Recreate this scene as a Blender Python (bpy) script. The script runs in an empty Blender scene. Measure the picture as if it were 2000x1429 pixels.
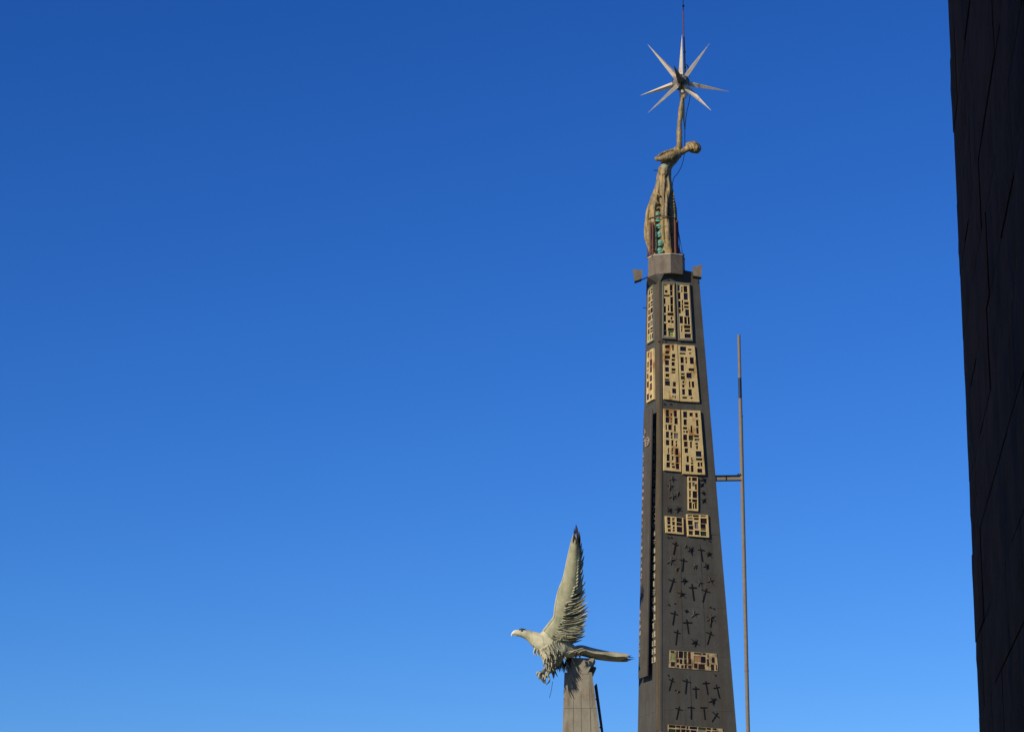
import bpy, bmesh, math, random
from mathutils import Vector, Matrix, Quaternion
from mathutils.noise import noise as pnoise

# ------------------------------------------------------------------ camera, sky, sun
sc = bpy.context.scene
COL = sc.collection
FPX, PITCH = 5000.0, math.radians(14.0)
CAM = Vector((0, 0, 1.6))
cd = bpy.data.cameras.new('camera'); cam = bpy.data.objects.new('camera', cd); COL.objects.link(cam)
cd.sensor_width = 36; cd.lens = 36 * FPX / 2000; cd.clip_start = 0.1; cd.clip_end = 20000
cam.location = CAM; cam.rotation_euler = (math.radians(90) + PITCH, 0, 0)
sc.camera = cam

SUN_AZ, SUN_EL = math.radians(47), math.radians(27)      # azimuth to the left of straight behind the camera
SUN = Vector((-math.sin(SUN_AZ) * math.cos(SUN_EL), -math.cos(SUN_AZ) * math.cos(SUN_EL), math.sin(SUN_EL)))
world = bpy.data.worlds.new('World'); sc.world = world; world.use_nodes = True
wn = world.node_tree; wn.nodes.clear()
sky = wn.nodes.new('ShaderNodeTexSky'); sky.sky_type = 'NISHITA'; sky.sun_disc = False
sky.sun_elevation = SUN_EL
sky.sun_rotation = math.atan2(SUN.x, SUN.y)
sky.altitude = 0; sky.air_density = 1.0; sky.dust_density = 0.0; sky.ozone_density = 4.0
# the photograph's deep, contrasty blue: one response curve per channel, the same in every direction
sep = wn.nodes.new('ShaderNodeSeparateColor'); com = wn.nodes.new('ShaderNodeCombineColor')
wn.links.new(sky.outputs[0], sep.inputs[0])
for ch, k, g in ((0, .73, 1.75), (1, .82, 1.365), (2, 1.28, 1.21)):
    m1 = wn.nodes.new('ShaderNodeMath'); m1.operation = 'MULTIPLY'; m1.inputs[1].default_value = .1
    m2 = wn.nodes.new('ShaderNodeMath'); m2.operation = 'POWER'; m2.inputs[1].default_value = g
    m3 = wn.nodes.new('ShaderNodeMath'); m3.operation = 'MULTIPLY'; m3.inputs[1].default_value = k * 10
    wn.links.new(sep.outputs[ch], m1.inputs[0]); wn.links.new(m1.outputs[0], m2.inputs[0]); wn.links.new(m2.outputs[0], m3.inputs[0])
    wn.links.new(m3.outputs[0], com.inputs[ch])
bg = wn.nodes.new('ShaderNodeBackground'); bg.inputs[1].default_value = 0.10
out = wn.nodes.new('ShaderNodeOutputWorld')
wn.links.new(com.outputs[0], bg.inputs[0]); wn.links.new(bg.outputs[0], out.inputs[0])

sd = bpy.data.lights.new('sun', 'SUN'); sd.energy = 4.8; sd.angle = math.radians(0.53); sd.color = (1, .91, .76)
so = bpy.data.objects.new('sun', sd); COL.objects.link(so); so.location = (0, 0, 60)
so.rotation_euler = (-SUN).to_track_quat('-Z', 'Y').to_euler()
sc.view_settings.view_transform = 'Standard'; sc.view_settings.look = 'None'
sc.view_settings.exposure = 0; sc.view_settings.gamma = 1
sc.render.engine = 'CYCLES'

# ------------------------------------------------------------------ pixel -> place
CT, ST = math.cos(PITCH), math.sin(PITCH)
def ray(px, py):
    dx, dy = (px - 1000) / FPX, (714.5 - py) / FPX
    return Vector((dx, CT - dy * ST, ST + dy * CT))
def at(px, py, Y):
    d = ray(px, py); return CAM + d * (Y / d.y)
def onplane(px, py, P, n):
    d = ray(px, py); return CAM + d * ((P - CAM).dot(n) / d.dot(n))
def mpp(py, Y):                      # metres per photo pixel
    return Y / ray(1000, py).y / FPX

# ------------------------------------------------------------------ materials
MATS = {}
def mat(name, col, rough=.7, metal=0., var=.25, scale=3., col2=None, mix2=.0, sc2=(1, 1, .2), thr=(.5, .75),
        bump=.15, bscale=20., spec=.4):
    """base colour with fine noise, a second colour in streaks or patches, and fine relief"""
    m = bpy.data.materials.new(name); m.use_nodes = True
    nt = m.node_tree; N = nt.nodes; L = nt.links
    b = N['Principled BSDF']; b.inputs['Roughness'].default_value = rough
    b.inputs['Metallic'].default_value = metal; b.inputs['Specular IOR Level'].default_value = spec
    geo = N.new('ShaderNodeNewGeometry')
    n1 = N.new('ShaderNodeTexNoise'); n1.inputs['Scale'].default_value = scale; n1.inputs['Detail'].default_value = 8
    n1.inputs['Roughness'].default_value = .65
    L.new(geo.outputs['Position'], n1.inputs['Vector'])
    r1 = N.new('ShaderNodeMapRange'); r1.inputs['From Min'].default_value = .25; r1.inputs['From Max'].default_value = .75
    r1.inputs['To Min'].default_value = 1 - var; r1.inputs['To Max'].default_value = 1 + var
    L.new(n1.outputs[0], r1.inputs[0])
    mul = N.new('ShaderNodeMix'); mul.data_type = 'RGBA'; mul.blend_type = 'MULTIPLY'; mul.inputs[0].default_value = 1
    mul.inputs[6].default_value = (*col, 1)
    L.new(r1.outputs[0], mul.inputs[7])
    res = mul.outputs[2]
    if col2 is not None:
        vm = N.new('ShaderNodeVectorMath'); vm.operation = 'MULTIPLY'; vm.inputs[1].default_value = sc2
        L.new(geo.outputs['Position'], vm.inputs[0])
        n2 = N.new('ShaderNodeTexNoise'); n2.inputs['Scale'].default_value = 1.; n2.inputs['Detail'].default_value = 6
        n2.inputs['Roughness'].default_value = .6
        L.new(vm.outputs[0], n2.inputs['Vector'])
        r2 = N.new('ShaderNodeMapRange'); r2.inputs['From Min'].default_value = thr[0]; r2.inputs['From Max'].default_value = thr[1]
        r2.inputs['To Max'].default_value = mix2; r2.interpolation_type = 'SMOOTHSTEP'
        L.new(n2.outputs[0], r2.inputs[0])
        mx = N.new('ShaderNodeMix'); mx.data_type = 'RGBA'
        L.new(r2.outputs[0], mx.inputs[0]); L.new(res, mx.inputs[6]); mx.inputs[7].default_value = (*col2, 1)
        res = mx.outputs[2]
    L.new(res, b.inputs['Base Color'])
    if bump:
        nb = N.new('ShaderNodeTexNoise'); nb.inputs['Scale'].default_value = bscale; nb.inputs['Detail'].default_value = 5
        L.new(geo.outputs['Position'], nb.inputs['Vector'])
        bp = N.new('ShaderNodeBump'); bp.inputs['Strength'].default_value = bump; bp.inputs['Distance'].default_value = .05
        L.new(nb.outputs[0], bp.inputs['Height']); L.new(bp.outputs[0], b.inputs['Normal'])
    MATS[name] = m
    return m

M = MATS
mat('needle_metal', (.074, .070, .056), .7, 0, .25, 1.3, (.068, .050, .032), .7, (4.5, 4.5, .10), (.48, .66), .12, 9, .15)
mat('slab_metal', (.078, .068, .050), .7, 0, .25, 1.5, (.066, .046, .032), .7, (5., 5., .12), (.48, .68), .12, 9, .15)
mat('edge_brown', (.098, .070, .038), .7, 0, .25, 2., (.07, .055, .038), .7, (4, 4, .3), (.48, .66), .12, 9, .15)
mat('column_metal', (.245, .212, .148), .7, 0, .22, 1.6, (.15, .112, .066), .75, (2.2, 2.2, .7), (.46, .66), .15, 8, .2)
mat('cream_panel', (.56, .41, .175), .8, 0, .2, 4., (.30, .13, .03), .9, (2.3, 2.3, 1.1), (.52, .67), .25, 25, .2)
mat('panel_frame', (.16, .145, .095), .75, 0, .2, 4.)
mat('dark_iron', (.012, .011, .010), .7, 0, .3, 6., None, spec=.1)
mat('cream_letter', (.44, .37, .24), .75, 0, .35, 8., (.16, .13, .08), .8, (9, 9, 9), (.5, .62))
mat('pale_letter', (.42, .33, .24), .75, 0, .35, 9., (.12, .08, .055), .85, (8, 8, 8), (.46, .6))
mat('bronze', (.185, .135, .060), .5, 0, .55, 6., (.36, .235, .070), .9, (7., 7., 1.0), (.5, .60), .6, 14, .35)  # golden second colour paints highlights into the bronze as streaks
mat('pale_patina', (.36, .39, .27), .6, 0, .25, 6., (.20, .19, .10), .8, (6, 6, 6), (.5, .64), .3, 16, .3)
mat('verdigris', (.14, .34, .235), .65, 0, .25, 5., (.11, .13, .07), .7, (3, 3, 3), (.52, .7), .3, 16)
mat('eagle_patina', (.46, .42, .26), .65, 0, .2, 3., (.29, .26, .135), .9, (1.4, 1.4, .9), (.48, .66), .25, 12, .25)
mat('feather_patina', (.38, .36, .235), .65, 0, .35, 5., (.10, .085, .05), .9, (3.5, 3.5, 3.5), (.48, .64), .25, 14, .25)
mat('green_patina', (.27, .34, .215), .65, 0, .3, 5., (.12, .13, .07), .8, (3, 3, 3), (.5, .66), .25, 14, .25)
mat('wing_patina', (.36, .335, .20), .65, 0, .22, 3., (.21, .22, .12), .9, (1.6, 1.6, .8), (.46, .64), .25, 12, .25)
mat('mosaic_lead', (.40, .30, .15), .8, 0, .35, 5., (.14, .075, .035), .85, (3.5, 3.5, 3.), (.48, .64), .3, 20, .2)
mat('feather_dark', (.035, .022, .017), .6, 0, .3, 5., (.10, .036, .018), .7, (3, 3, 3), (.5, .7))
mat('beak_pale', (.62, .62, .56), .5, 0, .12, 5.)
mat('eye_dark', (.02, .02, .02), .3, 0, .1, 5.)
mat('star_metal', (.56, .47, .33), .5, .0, .2, 5., (.20, .10, .045), .8, (3.5, 3.5, 3.5), (.56, .70), .15, 14, .4)
mat('hub_metal', (.17, .15, .12), .5, .1, .3, 5.)
mat('rust_red', (.11, .036, .022), .75, 0, .3, 8.)
mat('pole_metal', (.19, .155, .105), .65, 0, .2, 5., (.16, .09, .045), .6, (5, 5, .8), (.5, .7), spec=.2)
mat('black_band', (.006, .006, .008), .5, 0, .2, 5.)
mat('lamp_metal', (.15, .12, .085), .65, 0, .25, 4., (.11, .075, .045), .7, (3, 3, 1), (.48, .66), spec=.2)
mat('flashing', (.55, .45, .32), .7, 0, .2, 6.)
mat('cable_black', (.015, .017, .022), .6, 0, .2, 6.)
mat('stone', (.178, .062, .025), .95, 0, .35, 2.5, (.085, .034, .016), .8, (1.5, 1.5, 1.5), (.5, .7), .5, 14, .1)
mat('stone_core', (.035, .033, .032), .95, 0, .3, 3., None, bump=.3)
mat('pier_stone', (.28, .25, .20), .9, 0, .25, 1.2, (.16, .14, .10), .7, (.8, .8, .3), (.5, .7), .4, 6, .2)
mat('plaster', (.34, .28, .20), .9, 0, .15, .8, (.24, .20, .15), .7, (.7, .7, .25), (.5, .7), .2, 12, .2)
mat('ground', (.11, .095, .07), .95, 0, .3, .4, (.06, .085, .035), .9, (.03, .03, .03), (.48, .6), .4, 3, .1)
mat('roof_tile', (.26, .12, .075), .9, 0, .25, 2.)
mat('wood', (.09, .055, .03), .8, 0, .2, 5.)
for nm, c in dict(b=(.010, .014, .036), p=(.014, .009, .018), n=(.026, .015, .010), g=(.020, .040, .014), r=(.075, .016, .010),
                  t=(.30, .16, .07), y=(.17, .15, .13), c=(.03, .11, .13), w=(.22, .28, .10)).items():
    mat('glass_' + nm, c, .4, 0, .3, 9., None, bump=0, spec=.12)
wm = bpy.data.materials.new('river_water'); wm.use_nodes = True; MATS['river_water'] = wm
_b = wm.node_tree.nodes['Principled BSDF']; _b.inputs['Base Color'].default_value = (.03, .055, .045, 1); _b.inputs['Roughness'].default_value = .08
_n = wm.node_tree.nodes.new('ShaderNodeTexNoise'); _n.inputs['Scale'].default_value = .8; _n.inputs['Detail'].default_value = 6
_g = wm.node_tree.nodes.new('ShaderNodeNewGeometry'); _p = wm.node_tree.nodes.new('ShaderNodeBump'); _p.inputs['Strength'].default_value = .3
wm.node_tree.links.new(_g.outputs['Position'], _n.inputs['Vector']); wm.node_tree.links.new(_n.outputs[0], _p.inputs['Height'])
wm.node_tree.links.new(_p.outputs[0], _b.inputs['Normal'])

# ------------------------------------------------------------------ object helpers
def tag(o, label=None, cat=None, group=None, kind=None):
    if label: o['label'] = label
    if cat: o['category'] = cat
    if group: o['group'] = group
    if kind: o['kind'] = kind
    return o
def thing(name, loc, label, cat, group=None):
    o = bpy.data.objects.new(name, None); COL.objects.link(o); o.location = loc; o.empty_display_size = .3
    o['wloc'] = list(loc)
    return tag(o, label, cat, group)
def wloc(o):
    v = Vector((0, 0, 0))
    while o is not None:
        v += o.location; o = o.parent
    return v
def obj(name, verts, faces, m, parent=None, smooth=False, origin=None):
    """one mesh object from world coordinates"""
    verts = [Vector(v) for v in verts]
    if origin is None:
        o3 = Vector((0, 0, 0))
        for v in verts: o3 += v
        o3 /= len(verts)
    else: o3 = Vector(origin)
    me = bpy.data.meshes.new(name); me.from_pydata([v - o3 for v in verts], [], faces); me.update()
    bm = bmesh.new(); bm.from_mesh(me); bmesh.ops.recalc_face_normals(bm, faces=bm.faces); bm.to_mesh(me); bm.free()
    if smooth: me.polygons.foreach_set('use_smooth', [True] * len(me.polygons))
    me.materials.append(M[m])
    o = bpy.data.objects.new(name, me); COL.objects.link(o)
    if parent: o.parent = parent; o.location = o3 - wloc(parent)
    else: o.location = o3
    return o
class MB:
    def __init__(s): s.v = []; s.f = []
    def add(s, vs, fs):
        k = len(s.v); s.v += [Vector(v) for v in vs]; s.f += [tuple(i + k for i in f) for f in fs]; return s
    def hexa(s, p):      # 8 points: bottom ring 0-3, top ring 4-7
        return s.add(p, [(0, 3, 2, 1), (4, 5, 6, 7), (0, 1, 5, 4), (1, 2, 6, 5), (2, 3, 7, 6), (3, 0, 4, 7)])
    def box(s, a, b):
        return s.hexa([(a[0], a[1], a[2]), (b[0], a[1], a[2]), (b[0], b[1], a[2]), (a[0], b[1], a[2]),
                       (a[0], a[1], b[2]), (b[0], a[1], b[2]), (b[0], b[1], b[2]), (a[0], b[1], b[2])])
    def bar(s, a, b, w, h, up=(0, 0, 1)):      # box along a-b
        a, b = Vector(a), Vector(b); d = (b - a).normalized(); x = d.cross(Vector(up)).normalized(); y = x.cross(d)
        P = []
        for c in (a, b):
            P += [c - x * w / 2 - y * h / 2, c + x * w / 2 - y * h / 2, c + x * w / 2 + y * h / 2, c - x * w / 2 + y * h / 2]
        return s.hexa(P)
    def tube(s, pts, rs, n=10, cap=True):
        pts = [Vector(p) for p in pts]
        if not hasattr(rs, '__len__'): rs = [rs] * len(pts)
        rings = []; ref = None
        for i, p in enumerate(pts):
            d = (pts[min(i + 1, len(pts) - 1)] - pts[max(i - 1, 0)]).normalized()
            if ref is None: ref = Vector((0, 1, 0)) if abs(d.y) < .9 else Vector((1, 0, 0))
            x = (ref - d * ref.dot(d)).normalized(); y = d.cross(x); ref = x
            rings.append([p + (x * math.cos(2 * math.pi * k / n) + y * math.sin(2 * math.pi * k / n)) * rs[i] for k in range(n)])
        vs = [v for r in rings for v in r]; fs = []
        for i in range(len(pts) - 1):
            for k in range(n):
                fs.append((i * n + k, i * n + (k + 1) % n, (i + 1) * n + (k + 1) % n, (i + 1) * n + k))
        if cap: fs.append(tuple(range(n))[::-1]); fs.append(tuple((len(pts) - 1) * n + k for k in range(n)))
        return s.add(vs, fs)
    def build(s, name, m, parent=None, smooth=False, origin=None):
        return obj(name, s.v, s.f, m, parent, smooth, origin)

def catmull(pts, n):
    """smooth interpolation of tuples"""
    P = [pts[0]] + list(pts) + [pts[-1]]; outp = []
    for i in range(1, len(P) - 2):
        for k in range(n):
            t = k / n
            outp.append(tuple(.5 * ((2 * b) + (c - a) * t + (2 * a - 5 * b + 4 * c - d) * t * t + (3 * b - a - 3 * c + d) * t ** 3)
                              for a, b, c, d in zip(P[i - 1], P[i], P[i + 1], P[i + 2])))
    outp.append(tuple(pts[-1])); return outp

_ico = bmesh.new(); bmesh.ops.create_icosphere(_ico, subdivisions=2, radius=1)
ICOV = [v.co.copy() for v in _ico.verts]; ICOF = [tuple(v.index for v in f.verts) for f in _ico.faces]; _ico.free()
def blob(mb, c, r, R=None):
    """ellipsoid with radii r (x, y, z)"""
    if not hasattr(r, '__len__'): r = (r, r, r)
    vs = []
    for v in ICOV:
        w = Vector((v.x * r[0], v.y * r[1], v.z * r[2]))
        if R is not None: w = R @ w
        vs.append(w + Vector(c))
    mb.add(vs, ICOF)
def fused(name, mb, m, parent, voxel, smooth_iter=2, fn=None):
    """one continuous surface from overlapping lumps"""
    tmp = mb.build(name + '_tmp', m)
    md = tmp.modifiers.new('r', 'REMESH'); md.mode = 'VOXEL'; md.voxel_size = voxel
    if smooth_iter:
        ms = tmp.modifiers.new('s', 'SMOOTH'); ms.iterations = smooth_iter; ms.factor = .5
    dg = bpy.context.evaluated_depsgraph_get()
    me = bpy.data.meshes.new_from_object(tmp.evaluated_get(dg))
    loc = tmp.location.copy(); old = tmp.data
    bpy.data.objects.remove(tmp); bpy.data.meshes.remove(old)
    me.name = name
    if fn:
        me.update(); nm = [v.normal.copy() for v in me.vertices]
        for v, nn in zip(me.vertices, nm): v.co += nn * fn(v.co + loc, nn)
        me.update()
    me.polygons.foreach_set('use_smooth', [True] * len(me.polygons))
    me.materials.clear(); me.materials.append(M[m])
    o = bpy.data.objects.new(name, me); COL.objects.link(o); o.parent = parent; o.location = loc - wloc(parent)
    return o

# ------------------------------------------------------------------ ground and river
ys = [-3000, -200, 21, 22, 27, 168, 174, 400, 9000]; zs = [0, 0, 0, -.6, -7, -7, -.5, 1, 1]
mb = MB(); xs = [-6000, -300, -30, 0, 30, 300, 6000]
for j, (y, z) in enumerate(zip(ys, zs)):
    for x in xs: mb.v.append(Vector((x, y, z)))
for j in range(len(ys) - 1):
    for i in range(len(xs) - 1):
        a = j * len(xs) + i; mb.f.append((a, a + 1, a + len(xs) + 1, a + len(xs)))
tag(mb.build('ground', 'ground', origin=(0, 0, 0)), kind='structure')
mb = MB(); mb.add([(-6000, 23, -3.5), (6000, 23, -3.5), (6000, 172, -3.5), (-6000, 172, -3.5)], [(0, 1, 2, 3)])
tag(mb.build('river', 'river_water', origin=(0, 97, -3.5)), kind='structure')

# ------------------------------------------------------------------ the near stone wall, right
DW = Vector((ray(1650, 1961).x, ray(1650, 1961).y, 0)).normalized()        # along the wall, away from the camera
NW = Vector((-DW.y, DW.x, 0))                                              # out of its face
EDGE = at(1912, 1429, 15.0); EDGE.z = 0
random.seed(7)
wall = thing('stone_wall', EDGE - DW * 5, 'tall dark wall of large stone blocks in deep shade at the right edge', 'wall')
cz = sorted(at(1900, y, 15.0).z for y in (-160, -20, 120, 260, 400, 540, 665, 803, 943, 1085, 1255, 1400))
while cz[0] > .5: cz.insert(0, cz[0] - .42)
cz[0] = 0
while cz[-1] < 11: cz.append(cz[-1] + .43)
LW = 10.0
core = MB()
A = EDGE - DW * LW - NW * .03; B = EDGE - NW * .03 - DW * .04
core.hexa([A, B, B - NW * 5, A - NW * 5] + [p + Vector((0, 0, cz[-1] - .02)) for p in (A, B, B - NW * 5, A - NW * 5)])
core.build('core', 'stone_core', wall)
def block(a, b, z0, z1, d, last):
    """rough-faced block; a, b metres back from the far edge"""
    g = .003; bev = .008
    mb = MB(); nx, nz = 5, 4
    P = {}
    for i in range(nx + 1):
        for k in range(nz + 1):
            s = b + (a - b) * i / nx; z = z0 + g + (z1 - z0 - 2 * g) * k / nz
            edge = i in (0, nx) or k in (0, nz)
            o = d - (bev if edge else 0) + (random.uniform(-.004, .004) if not edge else 0)
            sj = s + (random.uniform(-.03, .03) if i not in (0, nx) else (g if i == nx else -g))
            if last and i == nx: sj += random.uniform(-.006, .008)
            P[i, k] = EDGE - DW * sj + NW * o + Vector((0, 0, z))
    idx = {}
    for key, p in P.items(): idx[key] = len(mb.v); mb.v.append(p)
    for i in range(nx):
        for k in range(nz):
            mb.f.append((idx[i, k], idx[i + 1, k], idx[i + 1, k + 1], idx[i, k + 1]))
    ring = [(i, 0) for i in range(nx + 1)] + [(nx, k) for k in range(1, nz + 1)] + [(i, nz) for i in range(nx - 1, -1, -1)] + [(0, k) for k in range(nz - 1, 0, -1)]
    back = {}
    for key in ring: back[key] = len(mb.v); mb.v.append(P[key] - NW * .3)
    for q in range(len(ring)):
        u, w = ring[q], ring[(q + 1) % len(ring)]
        mb.f.append((idx[u], back[u], back[w], idx[w]))
    mb.f.append(tuple(back[k] for k in ring))
    return mb.build('stone_block', 'stone', wall)
for r in range(len(cz) - 1):
    s = 0.0; first = True
    off = random.uniform(-.010, .022)
    while s < LW - .3:
        w = random.uniform(.55, .8) if (first and r % 2) else random.uniform(.85, 1.35)
        e = min(s + w, LW)
        if LW - e < .4: e = LW
        block(s + (off if first else 0), e, cz[r], cz[r + 1], random.uniform(.0, .007), first)
        s = e; first = False

# ------------------------------------------------------------------ the building added to shade the stone wall (left, out of frame)
bl = thing('occluder', (-7, -2, 0), 'tall plastered building added out of view to shade the dark stone wall', 'occluder')
MB().box((-12, -16, 0), (-2.7, 10.5, 17)).build('wall', 'plaster', bl)
rf = MB(); rf.add([(-12.4, -16.4, 17), (-2.3, -16.4, 17), (-2.3, 10.9, 17), (-12.4, 10.9, 17), (-7.35, -16.4, 19.2), (-7.35, 10.9, 19.2)],
                  [(0, 1, 4), (2, 3, 5), (1, 2, 5, 4), (3, 0, 4, 5), (0, 3, 2, 1)])
rf.build('roof', 'roof_tile', bl)
for zi in range(4):
    for yi in (-10, -4, 2, 7):
        w = MB().box((-2.74, yi, 4.2 + 3.3 * zi), (-2.67, yi + 1.0, 5.9 + 3.3 * zi)).build('window', 'wood', bl)
        MB().box((-2.75, yi - .1, 4.08 + 3.3 * zi), (-2.58, yi + 1.1, 4.197 + 3.3 * zi)).build('sill', 'pier_stone', w)
MB().box((-2.74, -1, 0.02), (-2.66, .2, 2.3)).build('door', 'wood', bl)

# ------------------------------------------------------------------ the river pier that carries the monument
pier = thing('stone_pier', (6, 101, -7), 'broad stone pier in the river carrying both monument columns', 'pier')
def ringbox(cx, cy, hx, hy, z): return [(cx - hx, cy - hy, z), (cx + hx, cy - hy, z), (cx + hx, cy + hy, z), (cx - hx, cy + hy, z)]
MB().hexa(ringbox(5.6, 101, 7.6, 5.2, -7) + ringbox(5.6, 101, 7.0, 4.7, 2.8)).build('shaft', 'pier_stone', pier)
MB().hexa(ringbox(5.6, 101, 7.4, 5.1, 2.8) + ringbox(5.6, 101, 7.4, 5.1, 3.6)).build('coping', 'pier_stone', pier)
PZ = 3.6

# ------------------------------------------------------------------ the needle
YC = 101.5; FI = math.radians(15)
nr2 = Vector((math.sin(FI), -math.cos(FI), 0)); nl2 = Vector((-math.cos(FI), -math.sin(FI), 0))
KW = math.cos(FI) + math.sin(FI)
c0 = at(1341, 1429, YC); h0 = 186 * mpp(1429, YC) / 2 / KW
c1 = at(1313.5, 541, YC); h1 = 98 * mpp(541, YC) / 2 / KW
def axis(z):
    t = (z - c0.z) / (c1.z - c0.z); c = c0.lerp(c1, t); return c, h0 + (h1 - h0) * t
def corner(z, a, b):
    c, h = axis(z); return c + nr2 * h * a + nl2 * h * b
ZT = c1.z
F0, F1 = corner(c0.z, 1, 1), corner(ZT, 1, 1)
R0, R1 = corner(c0.z, 1, -1), corner(ZT, 1, -1)
L0, L1 = corner(c0.z, -1, 1), corner(ZT, -1, 1)
nR = (R0 - F0).cross(F1 - F0).normalized(); nR = nR if nR.y < 0 else -nR
nL = (F0 - L0).cross(F1 - F0).normalized(); nL = nL if nL.x < 0 else -nL
def onR(px, py, d=0.): return onplane(px, py, F0 + nR * d, nR)
def onL(px, py, d=0.): return onplane(px, py, F0 + nL * d, nL)

nee = thing('needle', (c0.x, c0.y, PZ), 'tall dark tapering metal needle with cream glass panels and iron crosses', 'monument')
# skin of the needle: sheet-metal courses, slightly uneven, with open joints
zs = [PZ]
for py in (1600, 1480, 1395, 1290, 1195, 1130, 1052, 1000, 928, 790, 668): zs.append(at(1340, py, YC).z)
zs.append(ZT)
random.seed(3)
for k in range(len(zs) - 1):
    za, zb = zs[k], zs[k + 1] - (.004 if k < len(zs) - 2 else 0)
    mb = MB(); n = 8; V = {}
    sh = random.uniform(-.006, .006)
    per = [(1, -1 + 2 * i / n) for i in range(n)] + [(1 - 2 * i / n, 1) for i in range(n)] + [(-1, 1 - 2 * i / n) for i in range(n)] + [(-1 + 2 * i / n, -1) for i in range(n)]
    nz = 4
    for q in range(nz + 1):
        z = za + (zb - za) * q / nz
        for j, (a, b) in enumerate(per):
            c, h = axis(z)
            p = c + nr2 * h * a + nl2 * h * b
            if abs(a) != abs(b): 
                w = .012 * pnoise(Vector((j * .8, z * .7, k * 3.1))) + sh
                p += (nr2 * (1 if a == 1 else -1 if a == -1 else 0) + nl2 * (1 if b == 1 else -1 if b == -1 else 0)) * (w - .006)
            if k == len(zs) - 2: p = p + Vector((0, 0, .10 * (b + 1) * q / nz))
            V[q, j] = len(mb.v); mb.v.append(p)
    m_ = len(per)
    for q in range(nz):
        for j in range(m_): mb.f.append((V[q, j], V[q, (j + 1) % m_], V[q + 1, (j + 1) % m_], V[q + 1, j]))
    mb.f.append(tuple(V[0, j] for j in range(m_))); mb.f.append(tuple(V[nz, j] for j in range(m_)))
    mb.build('cladding', 'needle_metal', nee)
mb = MB(); P = [corner(PZ, a, b) for a, b in ((1, 1), (1, -1), (-1, -1), (-1, 1))]
Q = [corner(ZT - .02, a, b) for a, b in ((1, 1), (1, -1), (-1, -1), (-1, 1))]
ctr = lambda R: sum(R, Vector((0, 0, 0))) / 4
P = [p.lerp(ctr(P), .03) for p in P]; Q = [p.lerp(ctr(Q), .04) for p in Q]
mb.hexa(P + Q).build('inner_core', 'dark_iron', nee)
# corner strip along the front edge and vertical cover strips on the broad face
def strip(fa, fb, w, t, on, m='needle_metal', name='cover_strip'):
    A = on(*fa); B = on(*fb); n = nR if on is onR else nL
    x = (B - A).cross(n).normalized() * w / 2
    MB().hexa([A - x - n * .02, A + x - n * .02, A + x + n * t, A - x + n * t, B - x - n * .02, B + x - n * .02, B + x + n * t, B - x + n * t]).build(name, m, nee)
for (a, b) in (((1322.5, 560), (1318, 665)), ):
    pass
strip((1327, 1062), (1331, 1264), .10, .004, onR); strip((1365, 1062), (1376, 1262), .10, .004, onR)
strip((1345, 1318), (1349, 1398), .09, .004, onR); strip((1292.5, 552), (1291, 1425), .07, .012, onR)
strip((1285.2, 545), (1284.2, 1425), .34, .012, onL, 'edge_brown')
# rivets near the joints
random.seed(9)
for (x, y) in ((1291, 548), (1305, 547), (1287, 667), (1300, 668), (1298, 789), (1310, 789), (1305, 1049), (1311, 1049), (1375, 1053), (1386, 1056),
               (1306, 1180), (1318, 1178), (1387, 1185), (1394, 1188), (1397, 1318), (1305, 1318), (1397, 1364), (1319, 1347)):
    p = onR(x, y, .0); MB().tube([p - nR * .02, p + nR * .025], .028, 8).build('rivet', 'dark_iron', nee)
# projecting rod on the left edge
a = onL(1263, 602); MB().tube([a, a + Vector((-.16, -.05, .02))], .014, 6).build('stub_rod', 'dark_iron', nee)

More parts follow.
